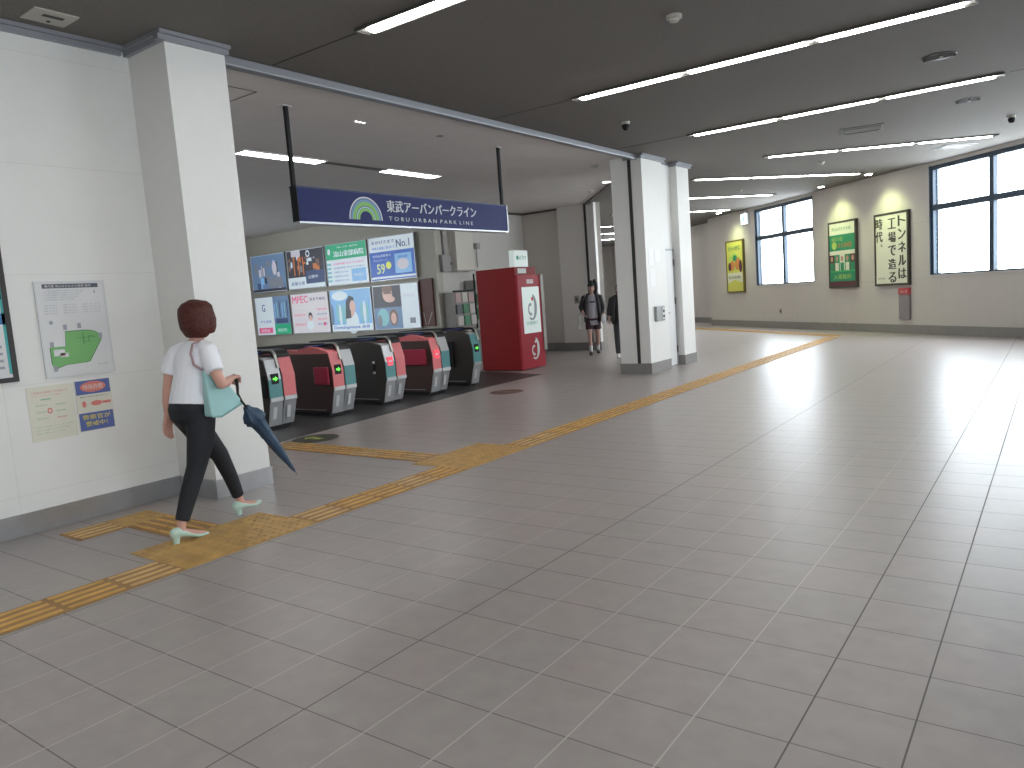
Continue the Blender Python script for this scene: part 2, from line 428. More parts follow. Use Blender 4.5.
# side blocks at both junctions
n0 = round((2.30+5.0)/S); n1 = round((5.05+5.0)/S)
for a in range(3):
    tiles.append((-1, n0+a, 'd'))
tiles += [(-2, n0+1, 'l'), (-3, n0+1, 'l'), (-4, n0+1, 'd'), (-4, n0, 'c')]
for a in range(3): tiles.append((-1, n1+a, 'd'))
tactile('tactile_paving', 'long yellow tactile guiding line crossing the grey floor to the far windows', tiles, (-4.585, -5.0, 0))
tl = [(-k, 0, 'l') for k in range(2, 9)]
tactile('tactile_paving', 'short yellow tactile branch leading to the leftmost ticket gate', tl, (-4.61, 5.16, 0))
tl = [(k, 0, 'l') for k in range(0, 30)]
pp = Vector((-4.5, 19.3)) - D*30*S
tactile('tactile_paving', 'far yellow tactile line running parallel to the window wall', tl, (pp.x, pp.y, 0), WROT)

# ------------------------------------------------------------------ lamps
lamp_m = mat('lamp_tube', (1, .98, .93), .4, emit=14, ecol=(1, .985, .94))
lamp_g = mat('lamp_panel', (1, 1, 1), .4, emit=14, ecol=(1, 1, 1))
hous_m = mat('lamp_housing', (.10, .098, .09), .5, metal=.3)
whous = mat('lamp_housing_white', (.7, .7, .7), .4)
def strip_light(p0, ang, label, n=3, L=3.92, w=.115):
    """p0 start on the ceiling; ang = rotation of +X"""
    o = thing('strip_light', label, 'ceiling light', (p0[0], p0[1], CH-.004), ang, 'strip lights on the dark ceiling')
    f = MB(); hw = w/2+.018
    f.box(-.03, L+.03, -hw-.012, -hw, -.022, 0, hous_m); f.box(-.03, L+.03, hw, hw+.012, -.022, 0, hous_m)
    f.box(-.042, -.03, -hw-.012, hw+.012, -.022, 0, hous_m); f.box(L+.03, L+.042, -hw-.012, hw+.012, -.022, 0, hous_m)
    f.box(-.03, L+.03, -hw, hw, -.006, 0, whous)
    f.build('housing', parent=o)
    l = L/n
    for k in range(n):
        g = MB(); x0, x1 = k*l+.06, (k+1)*l-.06
        g.tube([(x0, 0, -.020), (x1, 0, -.020)], [(.013, w/2)]*2, lamp_m, 12)
        g.build('lamp_tube', parent=o, smooth=False)
    return o
strip_light((-4.58, 4.62), 0, 'strip light on the dark ceiling nearest the camera, cut off by the top edge')
strip_light((-4.56, 7.93), 0, 'long strip light on the dark ceiling above the middle of the gates')
strip_light((-4.53, 11.22), 0, 'strip light on the dark ceiling before the white shutter pillar')
strip_light((-4.55, 1.30), 0, 'strip light above the camera, out of view')
strip_light((-4.55, -2.1), 0, 'strip light behind the camera, out of view')
strip_light((-4.41, 14.42), R(29.1), 'strip light ending near the tall right window, first of the slanted ones')
a = R(50)
def bystart(x, y, lab, L=3.95, a=51): strip_light((x, y), R(a), lab, L=L)
bystart(-6.38, 15.85, 'strip light above the spotlit notices, second of the slanted ones', 4.15, 50)
bystart(-6.25-3.95*math.cos(R(51)), 20.92-3.95*math.sin(R(51)), 'thin strip light ending above the far left window')
bystart(-8.35-3.95*math.cos(R(51)), 23.55-3.95*math.sin(R(51)), 'short visible strip light just right of the white pillars, before the exit sign')
bystart(-13.5, 22.9, 'far strip light seen in the gap left of the shutter pillar, second from top')
bystart(-15.3, 25.5, 'far strip light seen in the gap left of the shutter pillar, third from top')
bystart(-17.1, 28.2, 'farthest strip light, lowest in the gap left of the shutter pillar')

def panel_light(y0, y1, label, x0=-9.10, x1=-8.86):
    o = thing('panel_light', label, 'ceiling light', (x0, y0, CH-.012), 0, 'panel lights over the gates')
    f = MB(); w = x1-x0; L = y1-y0
    f.box(-.02, 0, -.02, L+.02, -.02, 0, whous); f.box(w, w+.02, -.02, L+.02, -.02, 0, whous)
    f.box(0, w, -.02, 0, -.02, 0, whous); f.box(0, w, L, L+.02, -.02, 0, whous); f.build('frame', parent=o)
    g = MB(); g.box(0.002, w-.002, .002, L-.002, -.012, -.004, lamp_g); g.build('diffuser', parent=o)
panel_light(6.47, 7.86, 'white panel light on the pale ceiling, beside the left sign pole')
panel_light(9.18, 10.46, 'white panel light on the pale ceiling, above the middle of the hanging sign')
# downlights that wash the three framed notices
dl = mat('spot_lens', (1, .95, .75), .4, emit=25, ecol=(1, .97, .75))
for (x, y), lab in (((-3.62, 19.40), 'round ceiling downlight over the white text notice'), ((-4.95, 20.62), 'round ceiling downlight over the green notice'), ((-8.95, 24.15), 'round ceiling downlight over the yellow notice')):
    o = thing('downlight', lab, 'downlight', (x, y, CH), 0, 'downlights by the window wall')
    f = MB(); f.tube([(0, 0, 0), (0, 0, -.02), (0, 0, -.02), (0, 0, -.004)], [.10, .095, .075, .07], whous, 24, False); f.build('ring', parent=o, smooth=True)
    g = MB(); g.disc((0, 0, -.030), .072, .008, dl); g.build('lens', parent=o)
    ld = bpy.data.lights.new('downlight_lamp', 'SPOT'); ld.energy = 62; ld.color = (.88, 1, .48); ld.spot_size = R(100); ld.spot_blend = 1; ld.shadow_soft_size = .04
    lo = bpy.data.objects.new('downlight_lamp', ld); COL.objects.link(lo); lo.location = (x, y, CH-.06)
    tgt = Vector((x, y)) + NV*.50
    d = Vector((tgt.x-x, tgt.y-y, -1.75)); lo.rotation_euler = d.to_track_quat('-Z', 'Y').to_euler()

# ceiling fittings
grey_dk = mat('fitting_dark', (.022, .022, .022), .5); cream = mat('fitting_cream', (.45, .43, .38), .5)
def smoke(x, y, lab):
    o = thing('smoke_detector', lab, 'smoke detector', (x, y, CH), 0)
    f = MB(); f.tube([(0, 0, 0), (0, 0, -.025), (0, 0, -.03)], [.065, .065, .05], cream, 24); f.build('base', parent=o)
    g = MB(); g.tube([(0, 0, -.03), (0, 0, -.05), (0, 0, -.055)], [.04, .038, .02], cream, 20); g.build('sensor_head', parent=o)
smoke(-2.64, 6.28, 'round cream smoke detector on the dark ceiling above the nearest long light')
smoke(-3.9, 16.32, 'small pale smoke detector on the ceiling between two slanted lights')
smoke(-6.47, 18.99, 'small pale smoke detector on the ceiling beyond the white pillars')
smoke(-6.75, 12.2, 'small pale smoke detector on the light ceiling left of the shutter pillar')
smoke(-8.5, 15.1, 'small pale smoke detector on the light ceiling near the far shutter')
def camera_dome(x, y, lab):
    o = thing('security_camera', lab, 'security camera', (x, y, CH), R(30))
    f = MB(); f.tube([(0, 0, 0), (0, 0, -.035)], [.06, .055], cream, 20); f.build('mount', parent=o)
    g = MB(); g.ball((0, 0, -.06), (.05, .05, .055), black); g.tube([(0, -.02, -.08), (0, -.06, -.10)], .02, black, 12); g.build('lens_dome', parent=o, smooth=True)
camera_dome(-4.78, 9.56, 'small black dome camera on the dark ceiling before the shutter pillar')
camera_dome(-.65, 14.5, 'small pale dome camera on the ceiling near the tall right window')
def spk(x, y, r, lab):
    o = thing('ceiling_diffuser', lab, 'ceiling diffuser', (x, y, CH), 0)
    f = MB()
    for k in range(4): f.tube([(0, 0, -.001), (0, 0, -.012-.006*(3-k)), (0, 0, -.001)], [r*(1-.24*k), r*(1-.24*k)-.01, r*(1-.24*k)-.03], grey_dk, 28, False)
    f.disc((0, 0, -.008), r*.96, .006, grey_dk, 28); f.build('cone_rings', parent=o)
    g = MB(); g.disc((.02, -.05, -.03), .018, .02, cream, 12); g.build('screw_cap', parent=o)
spk(-1.08, 9.68, .165, 'larger round dark ceiling diffuser between the two long lights')
spk(-1.06, 12.52, .15, 'smaller round dark ceiling diffuser beyond the second long light')
def sqvent(x, y, w, l, rz, lab, m=None):
    o = thing('ceiling_vent', lab, 'ceiling vent', (x, y, CH), rz)
    m = m or mat('vent_grey', (.12, .12, .12), .5)
    f = MB(); f.box(-w/2, w/2, -l/2, l/2, -.008, 0, m)
    f.build('plate', parent=o)
    g = MB()
    for k in (-.32, .32): g.box(-w*.42, w*.42, k*l-.012, k*l+.012, -.014, -.008, hous_m)
    for k in (-.42, .42): g.box(k*w-.012, k*w+.012, -l*.32, l*.32, -.014, -.008, hous_m)
    g.build('slot', parent=o)
sqvent(-2.58, 13.4, .62, .62, R(10), 'square grey ceiling vent between the third light and the slanted one')
sqvent(-1.66, 17.0, .62, .5, R(40), 'flat ceiling vent above the tall right window', mat('vent_pale', (.17, .17, .165), .5))
o = thing('ceiling_speaker', 'square cream ceiling plate with dark slot in the top left corner', 'ceiling speaker', (-5.89, 2.78, CH), 0)
f = MB(); f.box(-.125, .125, -.15, .15, -.012, 0, cream); f.build('plate', parent=o, bevel=.003)
f = MB(); f.box(-.02+.03, .02+.03, -.06, .08, -.015, -.011, grey_dk); f.build('slot', parent=o)
f = MB(); f.disc((-.07, .02, -.017), .014, .006, grey_dk, 12); f.build('button', parent=o)
o = thing('ceiling_spotlights', 'row of three tiny spots on the pale ceiling above the hanging sign', 'spotlight', (-6.84, 6.66, CH-.012), R(90))
for k in range(3):
    f = MB(); f.disc((k*.06-.06, 0, -.01), .018, .01, mat('spot_white', (1, 1, 1), .3, emit=1.2), 12); f.build('spot', parent=o)
o = tag(MB().disc((-6.78, 8.05, CH-.02), .05, .009, mat('vent_grille', (.19, .185, .175), .6), 20).build('sprinkler_plate'), 'small round grey plate on the pale ceiling beside the right sign pole', 'sprinkler')
o = tag(MB().disc((-7.6, 14.2, CH-.03), .09, .019, mat('spot_white', (1, 1, 1), .3), 20).build('round_ceiling_lamp'), 'round white ceiling lamp near the top of the shutter pillar', 'ceiling lamp')

# ------------------------------------------------------------------ hanging sign
o = thing('hanging_sign', 'long navy hanging sign with a green rainbow and white Japanese lettering', 'sign', (-6.78, 5.52, 0), R(90))
navy = mat('sign_navy', (.016, .024, .125), .5, var=.03, spec=.2); ltgrey = mat('sign_edge', (.55, .57, .62), .35, metal=.3)
SL = 3.86; z0, z1 = 2.455, 2.86
f = MB(); f.box(0, SL, -.05, .05, z0+.02, z1-.015, navy); pan = f.build('panel', parent=o)
f = MB(); f.box(-.01, SL+.015, -.06, .06, z0, z0+.022, ltgrey); f.box(SL, SL+.02, -.06, .06, z0+.022, z1, ltgrey); f.box(-.012, 0, -.052, .052, z0+.022, z1, black); f.box(-.015, SL, -.058, .058, z1-.018, z1, mat('sign_top', (.02, .03, .08), .4)); f.build('frame', parent=o)
for k, lab in ((.0, 0), (SL-.03, 0)):
    f = MB(); f.box(k-.02, k+.02, -.02, .02, z1-.02, CH-.02, black); f.build('pole', parent=o)
    f = MB(); f.box(k-.06, k+.06, -.035, .035, CH-.022, CH-.012, whous); f.build('ceiling_bracket', parent=o)
f = MB(); sw = mat('sign_white', (.62, .64, .70), .5); g1 = mat('logo_green', (.22, .50, .12), .5); g2 = mat('logo_pale', (.45, .62, .70), .5); g3 = mat('logo_blue', (.16, .30, .50), .5)
cx, cz, rr = .99, z0+.075, .27
f.el(cx, cz, rr, rr*1.0, .053, sw, 0, 180, 30, .93); f.el(cx, cz, rr*.90, rr*.9, .053, g3, 0, 180, 30, .86)
f.el(cx, cz, rr*.78, rr*.78, .053, g1, 0, 180, 30, .78); f.el(cx, cz, rr*.58, rr*.58, .053, g2, 0, 180, 30, .9); f.el(cx, cz, rr*.51, rr*.51, .053, g1, 0, 180, 30, .74); f.build('logo', parent=pan); f = MB()
f.txt('東武アーバンパークライン', 1.35, z0+.185, .145, .053, sw, w=1.77, bold=.004)
f.txt('T O B U  U R B A N  P A R K  L I N E', 1.37, z0+.082, .048, .053, sw, w=1.66)
f.build('lettering', parent=pan)

# ------------------------------------------------------------------ ticket gates
gdp = mat('gate_body_warm', (.085, .045, .040), .45); gd = mat('gate_body', (.050, .042, .038), .45); silver = mat('gate_silver', (.46, .46, .47), .38, metal=.4); pink = mat('gate_pink', (.80, .20, .21), .45)
teal = mat('gate_teal', (.10, .30, .31), .4); magenta = mat('gate_magenta', (.50, .035, .08), .4); gwhite = mat('gate_white', (.7, .7, .7), .4)
chrome = mat('gate_chrome', (.42, .41, .37), .4, metal=.9); led_g = mat('led_green', (.05, .5, .03), .4, emit=1.2, ecol=(.12, .85, .06)); led_r = mat('led_red', (.6, .05, .08), .4, emit=.5, ecol=(.9, .08, .12))
hood_m = mat('gate_hood', (.012, .012, .013), .3); blue_r = mat('gate_reader', (.02, .04, .20), .3)
def gate(loc, label, left, right, lsign, rsign, flap, side, single=False):
    """origin = floor under the front; +X = towards the hall; y from -.21 (left) to +.21"""
    o = thing('ticket_gate', label, 'ticket gate', loc, 0, 'row of ticket gates')
    lowprof = [(-1.95, .05), (-1.95, .93), (-1.2, .96), (-.9, .955), (-.72, .945), (-.45, 1.0), (-.25, .965), (-.06, .905), (-.0, .66), (.0, .40), (-.09, .06)]
    hi = [(-1.95, .05), (-1.95, .93), (-.9, .955), (-.2, .955), (-.07, .94), (0, .70), (0, .40), (-.12, .06)]
    f = MB(); f.prism(lowprof, -.21, -.0, gdp if left == 'pink' else gd, 'Y'); f.build('left_cabinet', parent=o, bevel=.008)
    if not single: f = MB(); f.prism(hi, .0, .21, gd, 'Y'); f.build('right_cabinet', parent=o, bevel=.008)
    # front faces: strips of thin plates following the profile
    def face(y0, y1, prof, cols, nm):
        f = MB()
        for (xa, za), (xb, zb), m in zip(prof[:-1], prof[1:], cols):
            f.add([(xa, y0, za), (xa, y1, za), (xb, y1, zb), (xb, y0, zb), (xa-.03, y0, za), (xa-.03, y1, za), (xb-.03, y1, zb), (xb-.03, y0, zb)],
                  [(0, 1, 2, 3), (0, 3, 7, 4), (1, 5, 6, 2), (0, 4, 5, 1), (3, 2, 6, 7)], m)
        return f.build(nm, parent=o)
    fp = [(-.083, .05), (.006, .40), (.008, .66), (-.05, .915), (-.12, .945)]
    lc = {'pink': [silver, pink, pink, pink], 'teal': [silver, teal, silver, silver], 'greyteal': [silver, teal, silver, silver], 'tealfull': [silver, teal, teal, silver]}
    lf = face(-.208, -.012, fp, lc[left], 'left_front')
    if not single: face(.012, .208, [(-.11, .05), (.006, .40), (.008, .70), (-.065, .945), (-.14, .96)], {'pink': [silver, pink, pink, pink], 'teal': [silver, teal, silver, silver]}[right], 'right_front')
    f = MB(); f.box(-.0, .016, -.205, -.012, .375, .425, gwhite if left == 'pink' else silver)
    if not single: f.box(-.0, .016, .012, .205, .375, .425, gwhite if right == 'teal' else silver)
    f.build('trim_band', parent=o)
    for y0, y1, sg in ((-.21, -.01, lsign), (.01, .21, rsign)):
        if not sg: continue
        f = MB(); c = (y0+y1)/2 if True else 0
        f.box(.0, .014, c-.055, c+.055, .60, .735, black if sg == 'g' else led_r)
        if sg == 'g':
            f.box(.014, .017, c-.035, c+.02, .655, .68, led_g); f.add([(.017, c+.04, .667), (.017, c+.0, .70), (.017, c+.0, .634)], [(0, 1, 2)], led_g)
        else: f.box(.014, .017, c-.03, c+.03, .655, .68, gwhite)
        f.build('sign_display', parent=lf)
    # pale slots low on the front
    for y0 in ((-.16,) if single else (-.16, .06)):
        f = MB(); f.add([(-.054, y0, .14), (-.054, y0+.055, .14), (-.012, y0+.055, .30), (-.012, y0, .30)], [(0, 1, 2, 3)], gwhite); f.build('slot_plate', parent=o)
    # hood: slim dark top with a chrome nose curving down
    hp = [(-1.9, .955), (-1.9, 1.01), (-1.2, 1.035), (-.16, 1.035), (-.10, 1.02), (-.06, .975), (-.045, .93), (-.09, .93), (-.14, .985), (-.35, .985), (-.9, .965)]
    f = MB(); f.prism(hp, -.035, .03 if single else .20, hood_m, 'Y'); hood = f.build('hood', parent=o)
    cp = [(-.30, 1.036), (-.155, 1.045), (-.09, 1.03), (-.05, .98), (-.03, .90), (.0, .80), (-.02, .80), (-.05, .90), (-.07, .972), (-.10, 1.012), (-.155, 1.025), (-.30, 1.026)]
    f = MB(); f.prism(cp, -.045, -.01, chrome, 'Y'); f.build('nose_trim', parent=hood)
    f = MB(); f.box(-.62, -.30, -.17, -.05, .995, 1.012, blue_r); f.build('card_reader', parent=o, bevel=.01)
    f = MB(); f.box(-1.9, -.16, -.2, -.01 if single else .2, 0.004, .052, black); f.build('plinth', parent=o)
    if flap:
        m, x0, x1, zz0, zz1 = flap
        f = MB(); f.box(x0, x1, -.245, -.212, zz0, zz1, m); f.build('flap_door', parent=o, bevel=.012)
    if side == 'dots':
        for z in (.66, .50): MB().ball((-.24, -.215, z), .022, gwhite).build('sensor', parent=o)
        MB().box(-.26, -.22, -.216, -.209, .53, .63, black).build('sensor_strip', parent=o)
    if side == 'pinktop':
        MB().prism([(-1.8, .90), (-.06, .895), (-.06, .912), (-.25, .972), (-.45, 1.006), (-.72, .951), (-.9, .962), (-1.8, .95)], -.213, -.14, pink, 'Y').build('top_edge', parent=o)
    MB().box(-1.9, -.2, -.212, -.209, .09, .10, silver).build('kick_line', parent=o)
    return o
gx = -8.22
gate((gx, 6.18, 0), 'leftmost ticket gate, half hidden behind the near white pillar', 'teal', 'pink', 'g', None, (black, -.30, -.04, .42, .72), None)
gate((gx, 7.24, 0), 'ticket gate with green arrow on a pink front, second from the left', 'pink', 'teal', 'g', None, (magenta, -.36, -.06, .46, .71), 'pinktop')
gate((gx, 8.27, 0), 'middle ticket gate with two white sensor dots on its dark side', 'greyteal', 'pink', 'r', None, None, 'dots')
gate((gx, 9.33, 0), 'ticket gate with red stop sign on a pink front, fourth from the left', 'pink', 'teal', 'r', None, (magenta, -.62, -.12, .50, .76), 'pinktop')
gate((gx, 10.38, 0), 'rightmost ticket gate with teal front next to the red booth', 'tealfull', 'teal', 'g', None, (black, -.55, -.42, .35, .80), None, True)

# floor stickers
def sticker(loc, rz, lab, m, m2):
    o = thing('floor_sticker', lab, 'floor sticker', loc, rz)
    f = MB(); f.prism([(.27*math.cos(a*math.pi/14), .27*math.sin(a*math.pi/14)) for a in range(28)], .004, .006, m); f.build('disc', parent=o)
    f = MB(); f.box(-.12, .10, -.04, .04, .0062, .0075, m2); f.prism([(-.19, 0), (-.08, .10), (-.08, -.10)][::-1], .0062, .0075, m2); f.build('arrow', parent=o)
sticker((-7.12, 5.74, 0), 0, 'dark round floor sticker with a yellow-green arrow before the leftmost gate', mat('stick_dark', (.03, .035, .02), .5), mat('stick_green', (.45, .50, .10), .5))
sticker((-7.15, 9.62, 0), 0, 'brownish round floor sticker before the rightmost gate', mat('stick_brown', (.13, .06, .04), .6), mat('stick_brown2', (.20, .12, .09), .6))

# ------------------------------------------------------------------ red booth
red = mat('booth_red', (.235, .004, .006), .5, spec=.25); red2 = mat('booth_red_front', (.40, .018, .035), .45, spec=.3)
o = thing('ticket_booth', 'tall red booth with white screen panel beside the rightmost ticket gate', 'booth', (-9.84, 12.47, 0), 0)
f = MB(); f.box(0, .99, 0, .74, .015, 2.09, red); f.build('body', parent=o, bevel=.006)
f = MB(); f.box(.03, .97, .03, .7, 0, .02, black); f.build('plinth', parent=o)
f = MB(); f.box(.99, 1.04, 0, .84, .02, 1.92, red2); fpn = f.build('front_panel', parent=o, bevel=.004)
f = MB(); f.box(1.0, 1.06, .80, .90, .35, 1.92, mat('booth_side', (.33, .31, .28), .4)); f.build('side_rail', parent=o)
pw = mat('booth_white', (.72, .75, .74), .4, emit=.15, ecol=(.8, 1, .95)); lg = mat('logo_grey', (.30, .33, .36), .5); lr = mat('logo_red', (.7, .05, .03), .5); lgr = mat('txt_green', (.05, .35, .22), .5)
def face_booth(nm, fn):
    f = MB(); fn(f); ob = f.build(nm, parent=fpn); ob.location = (1.041, .0, 0); ob.rotation_euler.z = R(90); return ob
def swoosh(f, cx, cz, s, d, m, mdot):
    """a J-like curl: thick arc sweeping down from the top right with a small hook"""
    out = []; inn = []
    for i in range(15):
        a = R(75 - i*14); r0 = s*(1.0); w = s*(.16+.34*math.sin(math.pi*min(1, i/11)))
        out.append((cx+.75*r0*math.cos(a)-.25*s, cz+r0*1.05*math.sin(a))); inn.append((cx+.75*(r0-w)*math.cos(a)-.25*s, cz+(r0-w)*1.05*math.sin(a)))
    for i in range(14): f.pl([out[i], out[i+1], inn[i+1], inn[i]], d, m)
    f.el(cx-.42*s, cz-.18*s, .36*s, .50*s, d, m, 60, 300, 16, .55); f.el(cx-.1*s, cz+.62*s, .15*s, .15*s, d, mdot)
def screen(f):
    f.r(.12, .74, .74, 1.68, .001, pw); swoosh(f, .50, 1.27, .26, .004, lg, lr)
    f.txt('京葉銀行', .22, .91, .07, .004, lgr, w=.4)
face_booth('screen', screen)
face_booth('logo', lambda f: swoosh(f, .52, .42, .22, .002, gwhite, gwhite))
face_booth('top_label', lambda f: (f.r(.32, 1.75, .55, 1.83, .002, gwhite), f.txt('ATM', .34, 1.765, .05, .004, lr, w=.18)))
f = MB(); f.box(.86, .985, .02, .50, 2.09, 2.42, pw); f.build('roof_sign', parent=o, bevel=.005)
f = MB(); f.txt('●ATM', .0, .0, .09, 0, lgr, w=.34); ob = f.build('roof_lettering', parent=o); ob.location = (.987, .09, 2.23); ob.rotation_euler.z = R(90)
f = MB(); f.r(0, 0, .30, .10, 0, gwhite); ob = f.build('red_label', parent=o); ob.location = (.993, .10, 1.96); ob.rotation_euler.z = R(90)

# ------------------------------------------------------------------ poster wall (back-lit posters in two rows)
def E_(name, c, s=.22): return mat('p_'+name, c, .4, emit=s, ecol=c)
PW = E_('white', (.70, .80, .88)); PB = E_('blue', (.03, .12, .50)); PG = E_('green', (.03, .42, .22)); PT = E_('teal', (.25, .55, .60)); PK = E_('pink', (.75, .12, .28)); PD = E_('dark', (.05, .05, .07)); PBL = E_('skyblue', (.25, .50, .80))
PO = E_('orange', (.60, .22, .08)); PS = E_('skin', (.70, .48, .42)); PN = E_('navy', (.06, .09, .20)); PL = E_('pale', (.62, .60, .68)); PY = E_('lime', (.70, .80, .12)); PGr = E_('grey', (.22, .25, .30)); PBr = E_('brown', (.20, .12, .10)); PX = E_('steelblue', (.16, .26, .42)); PC = E_('cream', (.70, .68, .72))
def frame_poster(loc, rz, W, H, lab, art, frm=None, d=.05, fw=.02, group=None, cat='poster', name='poster', backm=None):
    o = thing(name, lab, cat, loc, rz, group)
    frm = frm or mat('alu', (.45, .46, .48), .4, metal=.5)
    f = MB(); f.box(0, fw, -d, 0, 0, H, frm); f.box(W-fw, W, -d, 0, 0, H, frm); f.box(fw, W-fw, -d, 0, 0, fw, frm); f.box(fw, W-fw, -d, 0, H-fw, H, frm); f.build('frame', parent=o)
    ins = min(.012, d*.3); g = MB(); g.box(fw, W-fw, -d+ins, 0, fw, H-fw, backm or PW); art(g, W, H, d-ins+.0012); g.build('print', parent=o)
    return o
def a_city(f, W, H, d):
    f.r(.03, .03, W-.03, H-.03, d, PX)
    random.seed(3)
    for k in range(26):
        u = .05+random.random()*(W-.3); v = .08+random.random()*(H-.4); f.r(u, v, u+.06+.12*random.random(), v+.1+.2*random.random(), d+.003+.0005*k, random.choice([PBL, PN, PGr, PX, PX, PL, PD]))
    f.r(W*.5, .12, W*.9, H*.38, d+.02, PGr); f.r(.03, .03, W-.03, .10, d+.02, PD); f.el(W*.7, H*.62, .10, .2, d+.022, PL)
def a_blocks(f, W, H, d):
    f.r(.03, .03, W-.03, H-.03, d, PD); random.seed(5)
    for k in range(40):
        u = .05+random.random()*(W-.3); v = H*.35+random.random()*(H*.48); f.r(u, v, u+.05+.12*random.random(), v+.05+.12*random.random(), d+.003+.0004*k, random.choice([PD, PBr, PGr, PN, PW, PO, PBr, PD]))
    for k in range(3): f.r(W*(.2+.12*k), H*.35, W*(.23+.12*k), H*.8, d+.022, PO)
    f.r(W*.16, H*.82, W*.4, H*.97, d+.024, PL); f.el(W*.6, H*.86, .08, .09, d+.024, PW, hole=.6)
    f.r(.03, .03, W-.03, H*.30, d+.02, PW); f.r(W*.5, H*.12, W-.03, H*.44, d+.023, PN); f.txt('新築分譲', W*.10, H*.10, .1, d+.025, PN, w=.55); f.txt('公開中', W*.56, H*.24, .09, d+.026, PW, w=.4)
def a_clinic(f, W, H, d):
    f.r(.02, H*.62, W-.02, H-.02, d, PG); f.el(W*.09, H*.82, .05, .08, d+.003, PW); f.txt('流山東部病院', W*.20, H*.68, .15, d+.003, PW, w=W*.72, bold=.006); f.txt('内科・外科・整形外科', W*.3, H*.88, .05, d+.003, PW, w=W*.5)
    for k in range(5):
        f.r(.03, H*(.49-.1*k), W*.12, H*(.54-.1*k), d+.003, PT); f.txt('診療時間 月火水木金土', W*.18, H*(.49-.1*k), .05, d+.003, PK if k == 0 else PX, w=W*(.74 if k < 2 else .36))
    f.r(W*.60, H*.06, W*.94, H*.36, d+.002, PBL); f.txt('予約受付', W*.64, H*.17, .08, d+.005, PW, w=W*.24)
def a_no1(f, W, H, d):
    f.r(.02, .02, W-.02, H*.66, d, PB); f.txt('おかげさまで', W*.08, H*.84, .08, d+.003, PN, w=W*.5, bold=.003); f.txt('地域の皆様に選ばれて', W*.08, H*.71, .07, d+.003, PB, w=W*.5)
    f.txt('No.1', W*.62, H*.72, .18, d+.003, PN, w=W*.28, bold=.004); f.txt('新規会員募集中', W*.08, H*.54, .06, d+.003, PW, w=W*.4); f.txt('キャンペーン', W*.1, H*.44, .06, d+.003, PW, w=W*.3)
    f.txt('59', W*.16, H*.16, .24, d+.003, PW, w=W*.17, bold=.006); f.txt('59', W*.165, H*.165, .22, d+.006, PY, w=W*.16); f.el(W*.42, H*.34, .09, .09, d+.004, PY)
    f.r(W*.56, H*.14, W*.92, H*.58, d+.003, PBL); f.el(W*.73, H*.34, .2, .13, d+.006, PL); f.r(.02, .05, W-.02, .10, d+.004, PW); f.txt('無料体験', W*.64, H*.47, .07, d+.006, PB, w=W*.2)
def a_g(f, W, H, d):
    f.r(.02, .02, W*.5, H-.02, d, PW); f.txt('G', W*.2, H*.62, .2, d+.003, PN, w=.14, bold=.004); f.txt('学生募集', W*.12, H*.32, .08, d+.003, PX, w=.5); f.r(W*.06, H*.06, W*.46, H*.2, d+.003, PK); f.txt('説明会', W*.12, H*.08, .1, d+.006, PW, w=.4)
    f.r(W*.53, H*.28, W-.02, H-.02, d, PX)
    for k in range(6): f.r(W*(.56+.07*k), H*.45, W*(.585+.07*k), H*(.8+.03*(k % 3)), d+.003, [PBL, PT, PN][k % 3])
    f.r(W*.53, .02, W-.02, H*.28, d+.002, PG); f.r(W*.58, H*.3, W*.92, H*.42, d+.004, PN); f.txt('通信制', W*.6, H*.08, .1, d+.005, PW, w=.4)
def a_mpec(f, W, H, d):
    f.r(.02, .02, W-.02, H-.02, d, PC); f.txt('MPEC', W*.05, H*.76, .19, d+.003, PK, w=W*.42, bold=.004); f.txt('医系予備校', W*.52, H*.80, .08, d+.003, PN, w=W*.4)
    for k in range(4): f.txt('医学部 歯学部 薬学部 合格', W*.07, H*(.56-.12*k), .06, d+.003, PK if k % 2 else PL, w=W*.3); f.txt('個別指導', W*.68, H*(.56-.12*k), .05, d+.003, PK if k % 2 == 0 else PX, w=W*.25)
    f.el(W*.5, H*.42, .08, .11, d+.004, PD); f.el(W*.5, H*.38, .055, .08, d+.006, PS); f.el(W*.48, H*.2, .14, .12, d+.003, PW); f.el(W*.86, H*.22, .05, .05, d+.005, PK)
def a_girl(f, W, H, d):
    f.r(.02, .02, W-.02, H-.02, d, PBL)
    random.seed(9)
    for k in range(14): u = W*(.04+.065*k); f.el(u, H*(.35+.1*random.random()), .05, .3, d+.002+.0003*k, random.choice([PT, PBL, PX, PW]))
    f.el(W*.25, H*.85, .3, .12, d+.006, PW); f.el(W*.52, H*.22, .24, .3, d+.009, PW); f.pl([(W*.36, H*.3), (W*.40, H*.72), (W*.48, H*.84), (W*.58, H*.80), (W*.6, H*.62), (W*.5, H*.32)], d+.011, PD); f.el(W*.55, H*.58, .11, .16, d+.013, PS); f.pl([(W*.50, H*.32), (W*.58, H*.40), (W*.58, H*.50), (W*.50, H*.5)], d+.012, PS)
    f.r(.02, .02, W-.02, H*.17, d+.014, PW); f.txt('Development drill', W*.06, H*.05, .10, d+.016, PB, w=W*.85, bold=.004)
